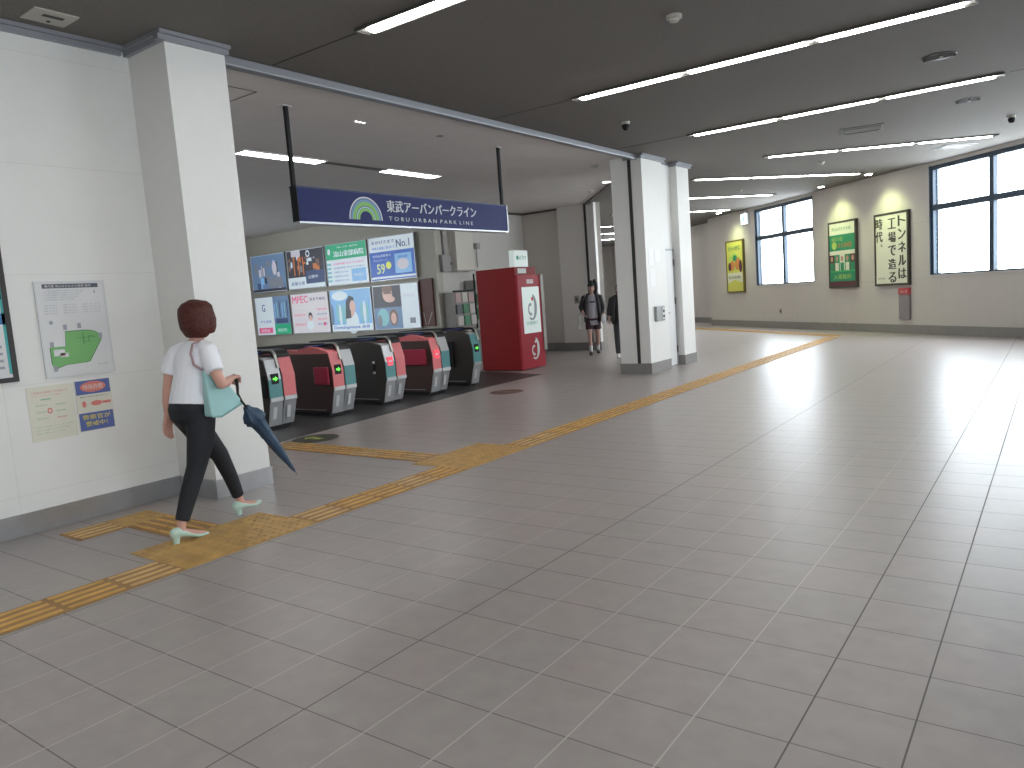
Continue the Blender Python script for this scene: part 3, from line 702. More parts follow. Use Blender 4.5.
def a_faces(f, W, H, d):
    f.r(.02, H*.5, W*.62, H-.02, d, PD); f.el(W*.33, H*.80, .17, .2, d+.003, PS); f.el(W*.33, H*.91, .18, .1, d+.005, PBr); f.el(W*.38, H*.68, .17, .08, d+.006, PS); f.r(W*.24, H*.80, W*.44, H*.83, d+.006, PBr)
    f.r(.02, .02, W*.62, H*.5, d, PX); f.el(W*.2, H*.28, .2, .22, d+.002, PT); f.el(W*.43, H*.27, .14, .2, d+.004, PBr); f.el(W*.43, H*.25, .09, .14, d+.006, PS); f.el(W*.12, H*.2, .08, .15, d+.005, PGr)
    f.r(W*.63, .02, W-.02, H-.02, d, PW); f.txt('展覧会', W*.68, H*.7, .08, d+.003, PL, w=.35); f.r(W*.78, H*.12, W*.90, H*.24, d+.004, PGr)
arts = [(a_city, 'backlit poster of a blue city scene, top left beside the white pillar'), (a_blocks, 'backlit dark poster with orange and many small pictures, top row'), (a_clinic, 'backlit clinic poster with a green header band'), (a_no1, 'backlit blue poster with No.1 and a large 59'),
        (a_g, 'backlit poster with a letter G and a green corner, bottom left'), (a_mpec, 'backlit pale poster with pink MPEC lettering'), (a_girl, 'backlit poster of a dark-haired woman in profile against blue sky'), (a_faces, 'backlit poster with two portrait photos and a white right strip')]
for i, (fn, lab) in enumerate(arts):
    c = i % 4; top = i < 4
    frame_poster((-18.70+1.60*c, 13.5, 2.13 if top else .93), 0, 1.54, 1.06 if top else 1.09, lab, fn, group='backlit posters in the gate room', d=.09)

# things at the corner behind the gates
frame_poster((-12.36, 13.5, .96), 0, .42, 1.12, 'brown notice panel on the wall right of the backlit posters', lambda f, W, H, d: (f.pl([(W*.3, .0), (W*.34, .0), (W*.2, H*.3), (W*.16, H*.3)], d, mat('thin_white', (.5, .45, .4), .5)), f.pl([(W*.45, .05), (W*.49, .05), (W*.85, H*.3), (W*.8, H*.3)], d, MATS['thin_white'])),
             frm=mat('brown_fr', (.10, .035, .025), .5), backm=mat('brown_panel', (.13, .04, .03), .5), name='notice_panel', cat='notice panel')
G1 = mat('box_grey', (.36, .34, .34), .5)
o = thing('junction_box', 'grey square junction box high on the wall behind the gates', 'junction box', (-11.8, 13.62, 2.2), R(90)); MB().box(0, .33, -.1, 0, 0, .40, G1).build('case', parent=o, bevel=.01); MB().box(.28, .31, -.115, -.1, .16, .22, black).build('latch', parent=o); MB().box(.12, .2, -.07, -.01, .4, 1.5, G1).build('conduit', parent=o)
o = thing('wall_cabinet', 'tall cream cabinet mounted high on the wall behind the gates', 'wall cabinet', (-11.8, 14.0, 2.2), R(90)); MB().box(0, .66, -.22, 0, 0, 1.0, mat('cab_cream', (.72, .69, .62), .5)).build('case', parent=o, bevel=.01); MB().box(0, .66, -.235, -.221, .0, .03, G1).build('lower_rail', parent=o)
o = thing('conduit_box', 'small grey box with cable on the wall left of the red booth', 'conduit box', (-11.8, 14.95, 2.75), R(90)); MB().box(0, .14, -.1, 0, 0, .14, G1).build('case', parent=o); MB().tube([(.07, -.03, .0), (.07, -.03, -.45)], .012, G1).build('cable', parent=o)
o = thing('leaflet_rack', 'leaflet rack with pale papers behind the rightmost ticket gate', 'leaflet rack', (-11.75, 13.60, .85), R(90))
MB().box(0, .78, -.3, 0, 0, .86, mat('rack_back', (.30, .29, .27), .6)).build('back_panel', parent=o)
random.seed(4); cols = [mat('lf_%d' % i, c, .6) for i, c in enumerate([(.6, .57, .55), (.55, .40, .40), (.15, .16, .17), (.10, .28, .16), (.30, .30, .32), (.6, .6, .55)])]
for i in range(3):
    for j in range(3): MB().box(.06+.24*i, .25+.24*i, -.325-.02*j, -.3, .62-.27*j, .84-.27*j, random.choice(cols)).build('leaflet', parent=o)
MB().box(0, .78, -.335, -.29, .86, .90, black).build('top_rail', parent=o)
o = thing('leaflet_stand', 'leaflet stand with green and white papers beside the red booth', 'leaflet stand', (-11.75, 14.45, .825), R(90))
MB().box(0, .75, -.25, 0, 0, 1.15, mat('stand_back', (.42, .43, .42), .6)).build('back_panel', parent=o); MB().box(.0, .03, -.28, -.25, .0, 1.3, black).build('upright', parent=o); MB().box(.30, .36, -.27, -.25, .25, .95, mat('navy_strip', (.04, .05, .12), .5)).build('divider', parent=o)
for i, (u, z, k) in enumerate([(.06, .55, 3), (.06, .2, 3), (.42, .65, 0), (.42, .35, 5), (.42, .05, 0), (.06, .85, 5), (.55, .9, 4)]): MB().box(u, u+.2, -.285, -.25, z, z+.27, cols[k]).build('leaflet', parent=o)
o = thing('counter', 'long low counter along the wall behind the ticket gates', 'counter', (-11.75, 13.55, 0), R(90))
MB().box(0, 3.0, -.5, 0, .0, .78, mat('counter_body', (.16, .155, .15), .6)).build('body', parent=o); MB().box(-.02, 3.02, -.53, 0, .78, .82, mat('counter_top', (.45, .43, .40), .4)).build('top', parent=o)

# ------------------------------------------------------------------ notices on the left wall
paper = mat('paper', (.70, .70, .71), .5); ink = mat('ink', (.10, .10, .13), .6); ink2 = mat('ink_soft', (.35, .36, .42), .6); mapg = mat('map_green', (.20, .48, .17), .6); mapd = mat('map_dark', (.05, .17, .07), .6)
cr = mat('cream_paper', (.72, .70, .60), .5); rk = mat('print_red', (.72, .22, .19), .6); gg = mat('print_green', (.30, .48, .33), .6); nb = mat('print_navy', (.10, .14, .38), .5); yl = mat('print_yellow', (.72, .62, .12), .6)
def a_map(f, W, H, d):
    f.r(.055, H-.052, W-.05, H-.02-.0, d, ink); f.txt('構内図 流山おおたかの森駅 案内', .07, H-.046, .02, d+.001, paper, w=.34)
    for k in range(5): f.txt('この図は駅構内のご案内です 出口 改札', .06, H-.075-.017*k, .010, d, ink2, w=.30-.02*k)
    f.txt('4', W-.09, H-.10, .03, d, ink, w=.012)
    for c in range(3):
        for k in range(4): f.txt('出入口', .05+.14*c, H-.185-.020*k, .010, d, ink2, w=.09 if c < 2 else .13)
    f.el(.085, H-.31, .015, .015, d, ink2)
    pts = [(.055, .12), (.055, .235), (.17, .235), (.175, .345), (.34, .345), (.40, .33), (.435, .31), (.435, .27), (.33, .105), (.30, .10), (.15, .095), (.06, .065)]
    f.pl([(p[0]-.005, p[1]-.004) for p in pts[:3]] + [(p[0], p[1]+.005) for p in pts[3:6]] + [(p[0]+.005, p[1]-.003) for p in pts[6:]], d, mapd); f.pl(pts, d+.001, mapg)
    f.r(.075, .165, .155, .215, d+.002, paper); f.r(.12, .155, .18, .185, d+.002, paper); f.r(.13, .165, .155, .172, d+.003, rk)
    for (u, v) in ((.165, .36), (.27, .365), (.055, .235), (.06, .05), (.42, .28)): f.r(u, v, u+.028, v+.04, d+.002, ink2)
    for (u, v, u2, v2) in ((.30, .24, .305, .33), (.25, .29, .40, .293), (.34, .30, .38, .303), (.30, .26, .35, .263), (.34, .25, .343, .30)): f.r(u, v, u2, v2, d+.003, mapd)
    f.txt('平成', W-.13, .07, .01, d, ink2, w=.08)
frame_poster((-6.2, 2.545, 1.125), R(90), .515, .73, 'white framed station map with a green floor plan on the left wall', a_map, d=.015, fw=.012, name='station_map', cat='map', backm=paper, frm=mat('map_frame', (.66, .67, .68), .35))
def a_p1(f, W, H, d):
    f.txt('ご利用のお客様へのお知らせ', .03, H-.055, .018, d, rk, w=W-.07); f.txt('エレベーター ご案内', .03, H-.075, .010, d, rk, w=W-.12); f.r(.09, H-.105, .16, H-.095, d, gg)
    for k in range(3): f.txt('施設案内', .05, H-.15-.05*k, .014, d, gg, w=.08); f.txt('連絡通路', .19, H-.155-.05*k, .014, d, gg if k < 2 else rk, w=.07)
    f.el(.145, H-.19, .018, .022, d, rk, hole=.5)
    for k in range(3): f.txt('ご協力をお願いいたします 係員', .03, .10-.024*k, .010, d, gg, w=W-.06-.03*k)
frame_poster((-6.2, 2.395, .667), R(90), .325, .41, 'cream notice with small red and green print, lower left on the wall', a_p1, d=.004, fw=.003, name='paper_notice', cat='notice', backm=cr, frm=cr)
def a_p2(f, W, H, d):
    f.r(.006, H-.115, W-.006, H-.006, d, nb); f.el(W*.5, H-.058, W*.36, .042, d+.001, rk); f.txt('特殊詐欺', W*.22, H-.078, .04, d+.002, cr, w=W*.56); f.r(.006, H-.26, W-.006, H-.118, d, cr)
    f.txt('電話でお金の話が出たら', .03, H-.14, .012, d+.001, ink, w=W-.06); f.el(W*.2, H-.19, .015, .025, d+.001, rk); f.el(W*.55, H-.19, .045, .02, d+.001, rk); f.r(W*.72, H-.2, W*.95, H-.18, d+.001, rk)
    f.r(.006, .006, W-.006, .145, d, nb); f.txt('警察官が', .03, .09, .04, d+.001, yl, w=W*.78, bold=.001); f.txt('警戒中！', .05, .038, .038, d+.001, yl, w=W*.6, bold=.001)
frame_poster((-6.2, 2.735, .680), R(90), .275, .405, 'small blue, red and yellow police notice beside the cream one', a_p2, d=.004, fw=.003, name='paper_notice', cat='notice', backm=cr, frm=cr)
PTd = mat('board_teal', (.08, .42, .42), .5); PBd = mat('board_blue', (.06, .20, .45), .5)
def a_board(f, W, H, d):
    f.r(.02, .02, W-.02, H-.02, d, paper); f.r(W-.055, .06, W-.035, H-.45, d+.001, PTd); f.r(W-.3, .42, W-.035, .5, d+.001, PBd); f.r(W-.3, .60, W-.04, H-.3, d+.001, PBd); f.r(.05, .55, W-.3, H-.1, d+.001, PTd)
    for k in range(4): f.r(W-.25, .10+.05*k, W-.08, .12+.05*k, d+.001, ink2)
frame_poster((-6.2, 1.45, 1.135), R(90), .905, 1.15, 'black framed poster board cut off by the left edge', a_board, d=.03, fw=.035, name='poster_board', cat='poster', frm=mat('dark_fr', (.035, .028, .03), .4), backm=paper)

# ------------------------------------------------------------------ framed notices on the window wall
def WN_(s, z): p = WP(s); return (p[0], p[1], z)
fr = mat('notice_frame', (.05, .045, .035), .4)
nw = mat('n_white', (.72, .74, .60), .5); ngr = mat('n_green', (.05, .46, .13), .5); ndg = mat('n_dkgreen', (.02, .27, .13), .5); nlg = mat('n_lime', (.42, .60, .12), .5); nyl = mat('n_yellow', (.62, .62, .12), .5); nor = mat('n_orange', (.60, .22, .06), .5); nmr = mat('n_maroon', (.10, .03, .04), .5); ntx = mat('n_ink', (.06, .06, .05), .6); nsk = mat('n_skin', (.50, .30, .22), .6)
def a_y(f, W, H, d):
    f.r(.04, .04, W-.04, H-.04, d, nyl); f.txt('地元の野菜', .15, H-.34, .16, d+.004, ndg, w=W-.35); f.pl([(.12, H*.45), (.2, H*.68), (.55, H*.78), (W-.15, H*.65), (W-.12, H*.42)], d+.004, nlg)
    f.el(.40, H*.52, .16, .16, d+.008, nor); f.el(.78, H*.55, .2, .2, d+.008, nor); f.el(.95, H*.50, .1, .2, d+.011, nmr); f.el(.25, H*.50, .1, .14, d+.011, nmr); f.el(.6, H*.66, .14, .1, d+.011, ndg)
    f.r(.08, H*.16, W-.08, H*.38, d+.008, nw); f.txt('毎週土曜 朝市開催', .15, H*.27, .09, d+.012, ntx, w=W-.35); f.pl([(.08, .3), (W*.5, .42), (W-.08, .32), (W-.08, .2), (.08, .2)], d+.014, nyl)
def a_gr(f, W, H, d):
    f.r(.04, .04, W-.04, H-.04, d, ngr); f.r(.04, H*.80, W-.04, H-.04, d+.003, nw); f.txt('流山おおたかの森', .15, H*.86, .09, d+.006, ndg, w=W-.35)
    f.r(.04, H*.56, W-.04, H*.80, d+.003, ndg); f.txt('緑の街', .15, H*.70, .12, d+.006, nlg, w=W*.4); f.el(.25, H*.64, .1, .1, d+.006, nlg); f.txt('文化財団', .38, H*.60, .13, d+.006, nor, w=W*.5)
    f.r(.04, H*.50, W-.04, H*.56, d+.004, nw)
    for k in range(5):
        u = .14+.21*k; f.r(u-.1, H*.26, u+.1, H*.50, d+.004, [nmr, ndg, nw, ndg, nmr][k]); f.el(u, H*.44, .05, .07, d+.008, nsk); f.r(u-.07, H*.26, u+.07, H*.38, d+.007, [ndg, nw, ndg, nw, ndg][k])
    f.r(.04, H*.10, W-.04, H*.24, d+.004, ndg); f.txt('入場無料', .2, H*.13, .13, d+.008, nlg, w=W-.4); f.r(.04, .04, W-.04, H*.10, d+.006, nmr)
def a_tx(f, W, H, d):
    f.r(.04, .04, W-.04, H-.04, d, nw)
    for k, ch in enumerate('トンネルは'): f.txt(ch, W-.33, H-.34-.30*k, .24, d+.004, ntx, w=.24, bold=.012)
    for k, ch in enumerate('工場で造る'): f.txt(ch, W*.42, H-.38-.31*k, .24, d+.004, ntx, w=.25, bold=.012)
    for k, ch in enumerate('時代'): f.txt(ch, .05, H-.36-.30*k, .25, d+.004, ntx, w=.24, bold=.012)
    f.el(.25, H-.74, .03, .03, d+.004, ntx, hole=.5); f.txt('技術で未来へ', .12, .15, .05, d+.004, ntx, w=.25)
frame_poster(WN_(1.33, 1.12), WROT, 1.13, 1.70, 'yellow framed notice with vegetables on the far wall below the exit sign', a_y, fw=.05, d=.07, name='framed_notice', cat='notice', frm=mat('notice_frame_gold', (.16, .13, .03), .4), group='framed notices on the window wall', backm=nw)
frame_poster(WN_(6.88, 1.12), WROT, 1.12, 1.70, 'green framed notice right of the smaller window', a_gr, fw=.05, d=.07, name='framed_notice', cat='notice', frm=fr, group='framed notices on the window wall', backm=nw)
frame_poster(WN_(8.67, 1.12), WROT, 1.14, 1.69, 'white framed notice with large vertical black Japanese lettering', a_tx, fw=.05, d=.07, name='framed_notice', cat='notice', frm=fr, group='framed notices on the window wall', backm=nw)
o = thing('fire_box', 'narrow grey cabinet with red top under the white text notice', 'fire cabinet', WN_(9.46, .33), WROT)
MB().box(0, .33, -.06, 0, 0, .57, mat('fire_grey', (.26, .23, .25), .5)).build('case', parent=o, bevel=.008); MB().box(0, .33, -.065, 0, .575, .72, mat('fire_red', (.50, .06, .07), .5)).build('red_top', parent=o); MB().txt('消火栓', .04, .60, .08, .067, mat('n_w', (.6, .5, .5), .5), w=.25).build('lettering', parent=o)
o = thing('exit_sign', 'small lit white and green exit sign high beside the smaller window', 'exit sign', WN_(2.42, 3.24), WROT)
MB().box(0, .42, -.08, 0, 0, .36, gwhite).build('case', parent=o, bevel=.01)
eg = mat('exit_green', (.02, .40, .20), .5, emit=.6); ew = mat('exit_white', (.8, .95, .95), .5, emit=1.3)
f = MB(); f.r(.02, .02, .40, .34, .083, ew); f.el(.2, .26, .03, .03, .086, eg); f.pl([(.16, .23), (.24, .24), (.22, .14), (.15, .15)], .086, eg); f.pl([(.15, .15), (.2, .15), (.13, .05), (.09, .07)], .086, eg); f.pl([(.18, .15), (.22, .15), (.29, .06), (.25, .05)], .086, eg); f.pl([(.16, .22), (.10, .17), (.12, .155), (.18, .2)], .086, eg); f.r(.31, .05, .37, .30, .086, eg); f.build('pictogram', parent=o)
MB().box(.15, .27, -.06, -.02, .36, .45, gwhite).build('bracket', parent=o)
o = thing('outlet', 'small grey outlet plate low on the far wall below the smaller window', 'outlet', WN_(4.38, .44), WROT); MB().box(0, .10, -.02, 0, 0, .15, G1).build('plate', parent=o, bevel=.004); MB().box(.03, .07, -.03, -.02, .04, .11, black).build('socket', parent=o)

# service door, switch box and papers at the shutter pillar (faces +X)
o = struct(MB().box(0, .48, -.02, 0, .02, 2.13, mat('door_grey', (.72, .72, .72), .4)).build('door_1', loc=(-5.86, 12.83, 0), rz=R(90), bevel=.004))
f = MB(); f.box(-.03, 0, -.03, 0, 0, 2.16, trim_mat); f.box(.48, .51, -.03, 0, 0, 2.16, trim_mat); f.box(-.03, .51, -.03, 0, 2.13, 2.16, trim_mat); f.build('door_frame', parent=o)
for z in (.25, 1.15, 1.85): MB().tube([(.475, -.035, z), (.475, -.035, z+.12)], .014, mat('hinge', (.10, .10, .10), .4, metal=.5)).build('door_hinge', parent=o)
MB().tube([(.06, -.02, 1.0), (.06, -.06, 1.0), (.16, -.06, 1.0)], .009, chrome).build('door_handle', parent=o)
o = thing('switch_box', 'steel shutter switch box on the bright side of the shutter pillar', 'switch box', (-5.73, 12.17, .89), R(90))
MB().box(0, .33, -.05, 0, 0, .26, mat('steel_box', (.30, .31, .31), .4, metal=.5)).build('case', parent=o, bevel=.006); MB().box(.20, .31, -.06, -.05, .03, .23, mat('steel_pale', (.55, .56, .56), .4)).build('cover', parent=o); 
for z in (.08, .17): MB().box(.235, .275, -.07, -.06, z-.02, z+.02, black).build('button', parent=o)
o = thing('paper_sheet', 'white paper sheets taped above the switch box on the pillar', 'paper', (-5.73, 12.05, 1.50), R(90))
for (u, z, h) in ((0, .36, .30), (.02, .0, .3), (.24, .42, .22)): MB().box(u, u+.21, -.004, -.001, z, z+h, mat('sheet', (.86, .86, .86), .5)).build('sheet', parent=o)
o = thing('wall_switch', 'small dark switch plate on the far grey pillar beside the walking girl', 'switch', (-10.22, 17.0, 1.22), 0); MB().box(0, .14, -.02, 0, 0, .2, mat('sw_grey', (.35, .33, .31), .5)).build('plate', parent=o); MB().box(.04, .10, -.03, -.02, .05, .14, mat('sw_dk', (.15, .14, .13), .5)).build('key', parent=o)
# ------------------------------------------------------------------ people
def V(*a): return Vector(a)
def loft(mb, rings, m, n=16, side=(1, 0, 0), dome=(1, 1)):
    """rings: (centre, ra, rb): ra along `side`, rb across it; rounded ends"""
    P = [Vector(r[0]) for r in rings]; k = len(P); side = Vector(side)
    T_ = [(P[min(i+1, k-1)]-P[max(i-1, 0)]).normalized() for i in range(k)]
    full = []
    def add(c, t, ra, rb): full.append((c, t, ra, rb))
    if dome[0]:
        r0 = min(rings[0][1], rings[0][2])
        add(P[0]-T_[0]*r0*.85*dome[0], T_[0], rings[0][1]*.45, rings[0][2]*.45); add(P[0]-T_[0]*r0*.5*dome[0], T_[0], rings[0][1]*.85, rings[0][2]*.85)
    for i in range(k): add(P[i], T_[i], rings[i][1], rings[i][2])
    if dome[1]:
        r1 = min(rings[-1][1], rings[-1][2])
        add(P[-1]+T_[-1]*r1*.5*dome[1], T_[-1], rings[-1][1]*.85, rings[-1][2]*.85); add(P[-1]+T_[-1]*r1*.85*dome[1], T_[-1], rings[-1][1]*.45, rings[-1][2]*.45)
    vs = []
    for c, t, ra, rb in full:
        a = (side-t*side.dot(t))
        if a.length < .2: a = Vector((0, 1, 0))-t*t.y
        a.normalize(); b = t.cross(a)
        for j in range(n):
            q = 2*math.pi*j/n; vs.append(c+a*math.cos(q)*ra+b*math.sin(q)*rb)
    K = len(full)
    fs = [(i*n+j, i*n+(j+1) % n, (i+1)*n+(j+1) % n, (i+1)*n+j) for i in range(K-1) for j in range(n)]
    fs += [tuple(range(n))[::-1], tuple(range((K-1)*n, K*n))]
    mb.add(vs, fs, m)
def limb(mb, pts, rad, m, n=14): loft(mb, [(p, r, r) for p, r in zip(pts, rad)], m, n, side=(1, .01, .02))
def sculpt(mb, name, m, parent, voxel=.007, smooth=3):
    o = mb.build('tmp'); o.data.materials.clear()
    a = o.modifiers.new('r', 'REMESH'); a.mode = 'VOXEL'; a.voxel_size = voxel
    b = o.modifiers.new('s', 'SMOOTH'); b.factor = .5; b.iterations = smooth
    bpy.context.view_layer.update()
    me = bpy.data.meshes.new_from_object(o.evaluated_get(bpy.context.evaluated_depsgraph_get()))
    bpy.data.objects.remove(o)
    me.name = name; me.materials.clear(); me.materials.append(m)
    me.polygons.foreach_set('use_smooth', [True]*len(me.polygons)); me.polygons.foreach_set('material_index', [0]*len(me.polygons))
    ob = bpy.data.objects.new(name, me); COL.objects.link(ob); ob.parent = parent
    return ob
def hand(mb, wrist, d, nrm, m, thumb, curl=.5, s=1.):
    """palm from the wrist along d, palm faces nrm, thumb = side direction"""
    d = Vector(d).normalized(); nrm = Vector(nrm); nrm = (nrm-d*nrm.dot(d)).normalized(); sd = Vector(thumb); sd = (sd-d*sd.dot(d)-nrm*sd.dot(nrm)).normalized(); w = Vector(wrist)
    loft(mb, [(w-d*.02*s, .024*s, .019*s), (w+d*.02*s, .030*s, .017*s), (w+d*.055*s, .040*s, .014*s), (w+d*.085*s, .038*s, .012*s)], m, 12, side=sd)
    for k, (off, ln) in enumerate(((.029, .070), (.010, .078), (-.010, .072), (-.029, .056))):
        p = w+d*.085*s+sd*off*s; pts = [p]; dd = d.copy()
        for j in range(3):
            ang = curl*(.55+.35*j)+.05*k; dd = (d*math.cos(ang)+nrm*math.sin(ang)).normalized(); p = p+dd*(ln*s*(.42, .32, .26)[j]); pts.append(p)
        limb(mb, pts, [.0095*s, .009*s, .0085*s, .007*s], m, 8)
    t0 = w+d*.025*s+sd*.026*s; td = (d*.6+sd*.7+nrm*.35).normalized(); td2 = (d*.85+sd*.25+nrm*.5).normalized()
    limb(mb, [t0, t0+td*.032*s, t0+td*.032*s+td2*.028*s], [.013*s, .0105*s, .008*s], m, 8)
def shoe(mb, heel, toe, m, w=.042, hh=.045, lift=0.):
    heel = Vector(heel); toe = Vector(toe); d = (toe-heel); L = d.length; d.normalize(); up = Vector((0, 0, 1)); up = (up-d*up.dot(d)).normalized(); sd = d.cross(up)
    R_ = []
    for t, zc, ra, rb in ((.04, hh+.030, .62, .034), (.16, hh+.030, .80, .036+lift*.3), (.32, hh*.8+.022, .80, .026), (.5, hh*.45+.018, .86, .018), (.7, .020, 1.0, .018), (.86, .018, .85, .015), (.97, .014, .5, .010)):
        R_.append((heel+d*L*t+up*zc, ra*w, rb))
    loft(mb, R_, m, 12, side=sd)
    if hh > .02: loft(mb, [(heel+d*L*.10+up*(hh+.01), .024, .026), (heel+d*L*.09+up*.004, .019, .020)], m, 10, side=sd, dome=(0, 0))
skin = mat('skin', (.62, .34, .27), .5); skin2 = mat('skin_girl', (.50, .31, .26), .5)
hairr = mat('hair_auburn', (.075, .020, .015), .6, var=.35, vscale=50, spec=.3); hairb = mat('hair_black', (.018, .015, .015), .4)
eye_w = mat('eye_white', (.8, .8, .8), .3); lip = mat('lip', (.45, .12, .11), .5)
def head(mb, c, m, s=1., fwd=1, ):
    """head with jaw, nose and ears; faces +Y"""
    x, y, z = c
    loft(mb, [((x, y+.012*s, z-.098*s), .030*s, .028*s), ((x, y+.010*s, z-.075*s), .050*s, .052*s), ((x, y+.004*s, z-.035*s), .066*s, .078*s), ((x, y, z+.01*s), .074*s, .092*s), ((x, y-.002*s, z+.05*s), .074*s, .094*s), ((x, y-.006*s, z+.085*s), .058*s, .076*s), ((x, y-.008*s, z+.105*s), .03*s, .045*s)], m, 18)
    loft(mb, [((x, y+.085*s, z+.012*s), .009*s, .012*s), ((x, y+.098*s, z-.012*s), .011*s, .014*s), ((x, y+.096*s, z-.026*s), .014*s, .012*s)], m, 10)
    for e in (-1, 1): loft(mb, [((x+e*.074*s, y-.008*s, z+.015*s), .007*s, .017*s), ((x+e*.078*s, y-.008*s, z-.005*s), .008*s, .018*s), ((x+e*.074*s, y-.004*s, z-.028*s), .006*s, .010*s)], m, 8)
def face(c, parent, s=1.):
    x, y, z = c
    for e in (-1, 1):
        f = MB(); f.ball((x+e*.030*s, y+.080*s, z+.005*s), (.012*s, .010*s, .008*s), eye_w, 10, 6); f.ball((x+e*.030*s, y+.087*s, z+.005*s), (.0055*s, .005*s, .006*s), black, 8, 6)
        f.build('eye', parent=parent, smooth=True)
    f = MB(); f.ball((x, y+.083*s, z-.052*s), (.020*s, .008*s, .006*s), lip, 10, 6); f.build('mouth', parent=parent, smooth=True)

# --- the woman walking past the notices: local frame, heading +Y, right = +X, origin on the floor
WO = V(-4.90, 2.95, 0)
wm = thing('person', 'person with auburn bob in white T-shirt and black trousers walking past the notices', 'person', tuple(WO), 0)
B = MB(); S_ = skin
loft(B, [((.015, -.04, .84), .155, .115), ((.015, -.03, .95), .13, .10), ((.015, -.01, 1.08), .125, .09), ((.015, .01, 1.20), .14, .10), ((.02, .03, 1.285), .13, .075), ((.02, .045, 1.335), .06, .05)], S_)
loft(B, [((.02, .045, 1.31), .050, .048), ((.02, .06, 1.36), .043, .043), ((.02, .07, 1.42), .043, .046)], S_)
HC_ = (.02, .085, 1.488); head(B, HC_, S_, 1.0)
for sx, pts in ((1, [(.185, .03, 1.265), (.255, .0, 1.16), (.300, .02, 1.045)]), (-1, [(-.15, -.02, 1.265), (-.19, -.05, 1.15), (-.20, -.08, 1.02)])): limb(B, pts, [.046, .042, .034], S_)
limb(B, [(.300, .02, 1.045), (.235, .10, 1.045), (.165, .185, 1.060)], [.036, .034, .023], S_)
limb(B, [(-.20, -.08, 1.02), (-.205, -.095, .93), (-.205, -.105, .83)], [.035, .032, .022], S_)
hand(B, (.160, .192, 1.061), (-.6, .78, .08), (0, -.1, -1), S_, (-.8, -.6, .3), 1.5)
hand(B, (-.205, -.106, .825), (0, -.12, -1), (1, 0, 0), S_, (0, 1, 0), .45)
legR = [(.10, -.04, .83), (.108, -.065, .66), (.10, -.115, .485), (.10, -.20, .30), (.10, -.275, .12), (.10, -.28, .07)]
legL = [(-.07, -.04, .83), (-.075, .06, .67), (-.08, .185, .495), (-.09, .255, .32), (-.10, .315, .13), (-.10, .325, .085)]
for l in (legR, legL): limb(B, l, [.08, .07, .05, .044, .03, .030], S_)
loft(B, [((.10, -.30, .075), .028, .03), ((.10, -.24, .062), .030, .024), ((.10, -.17, .040), .036, .018), ((.10, -.12, .028), .032, .012)], S_)
loft(B, [((-.10, .315, .085), .028, .03), ((-.10, .37, .080), .030, .024), ((-.10, .41, .072), .034, .018), ((-.10, .445, .070), .030, .012)], S_)
body = sculpt(B, 'body', skin, wm, .0055, 3); face(HC_, body)
sh = MB()
loft(sh, [((.012, -.045, .915), .172, .135), ((.012, -.035, .99), .158, .125), ((.015, -.01, 1.10), .150, .115), ((.018, .01, 1.20), .162, .118), ((.02, .025, 1.275), .150, .092), ((.02, .04, 1.325), .085, .062)], white, 20, dome=(.2, .2))
for pts in ([(.11, .035, 1.29), (.185, .025, 1.262), (.240, .005, 1.19), (.268, .002, 1.13)], [(-.07, .02, 1.29), (-.145, -.015, 1.262), (-.178, -.04, 1.20), (-.196, -.06, 1.125)]):
    loft(sh, [(pts[0], .06, .055), (pts[1], .066, .06), (pts[2], .066, .06), (pts[3], .062, .058)], white, 16, side=(1, .02, 0), dome=(1, .1))
sculpt(sh, 'shirt', mat('shirt_white', (.86, .87, .93), .7, bump=.3, bscale=14), wm, .007, 3)
tr = MB()
loft(tr, [((.012, -.045, .965), .155, .118), ((.014, -.05, .88), .172, .142), ((.015, -.05, .82), .165, .135), ((.016, -.045, .78), .13, .10)], black, 20, dome=(.1, .6))
loft(tr, [(legR[0], .088, .105), (legR[1], .078, .095), (legR[2], .060, .068), (legR[3], .052, .060), ((.10, -.265, .15), .043, .048)], black, 16, dome=(1, .1))
loft(tr, [(legL[0], .088, .105), (legL[1], .078, .092), (legL[2], .058, .064), (legL[3], .050, .054), ((-.098, .308, .155), .041, .044)], black, 16, dome=(1, .1))
sculpt(tr, 'trousers', mat('trousers_black', (.010, .011, .016), .75, bump=.3, bscale=16), wm, .007, 3)
mint = mat('mint_leather', (.50, .68, .60), .4)
for nm, h, t in (('shoe', (.10, -.345, 0), (.10, -.085, 0)), ('shoe', (-.10, .285, .0), (-.10, .500, .055))):
    f = MB(); shoe(f, h, t, mint, hh=.05, lift=.012); sculpt(f, nm, mint, wm, .005, 2)
hr_ = MB()
loft(hr_, [((.02, .050, 1.375), .096, .066), ((.02, .055, 1.42), .116, .102), ((.02, .062, 1.47), .122, .116), ((.02, .066, 1.53), .118, .122), ((.02, .064, 1.575), .108, .116), ((.02, .06, 1.608), .078, .086), ((.02, .06, 1.622), .036, .04)], black, 22, dome=(.3, .2))
for e in (-1, 1): loft(hr_, [((.02+e*.080, .09, 1.55), .025, .06), ((.02+e*.098, .105, 1.48), .022, .052), ((.02+e*.100, .105, 1.43), .02, .045), ((.02+e*.096, .11, 1.40), .016, .03)], black, 12)
sculpt(hr_, 'hair', hairr, wm, .007, 2)
for e in (-1, 1): pass
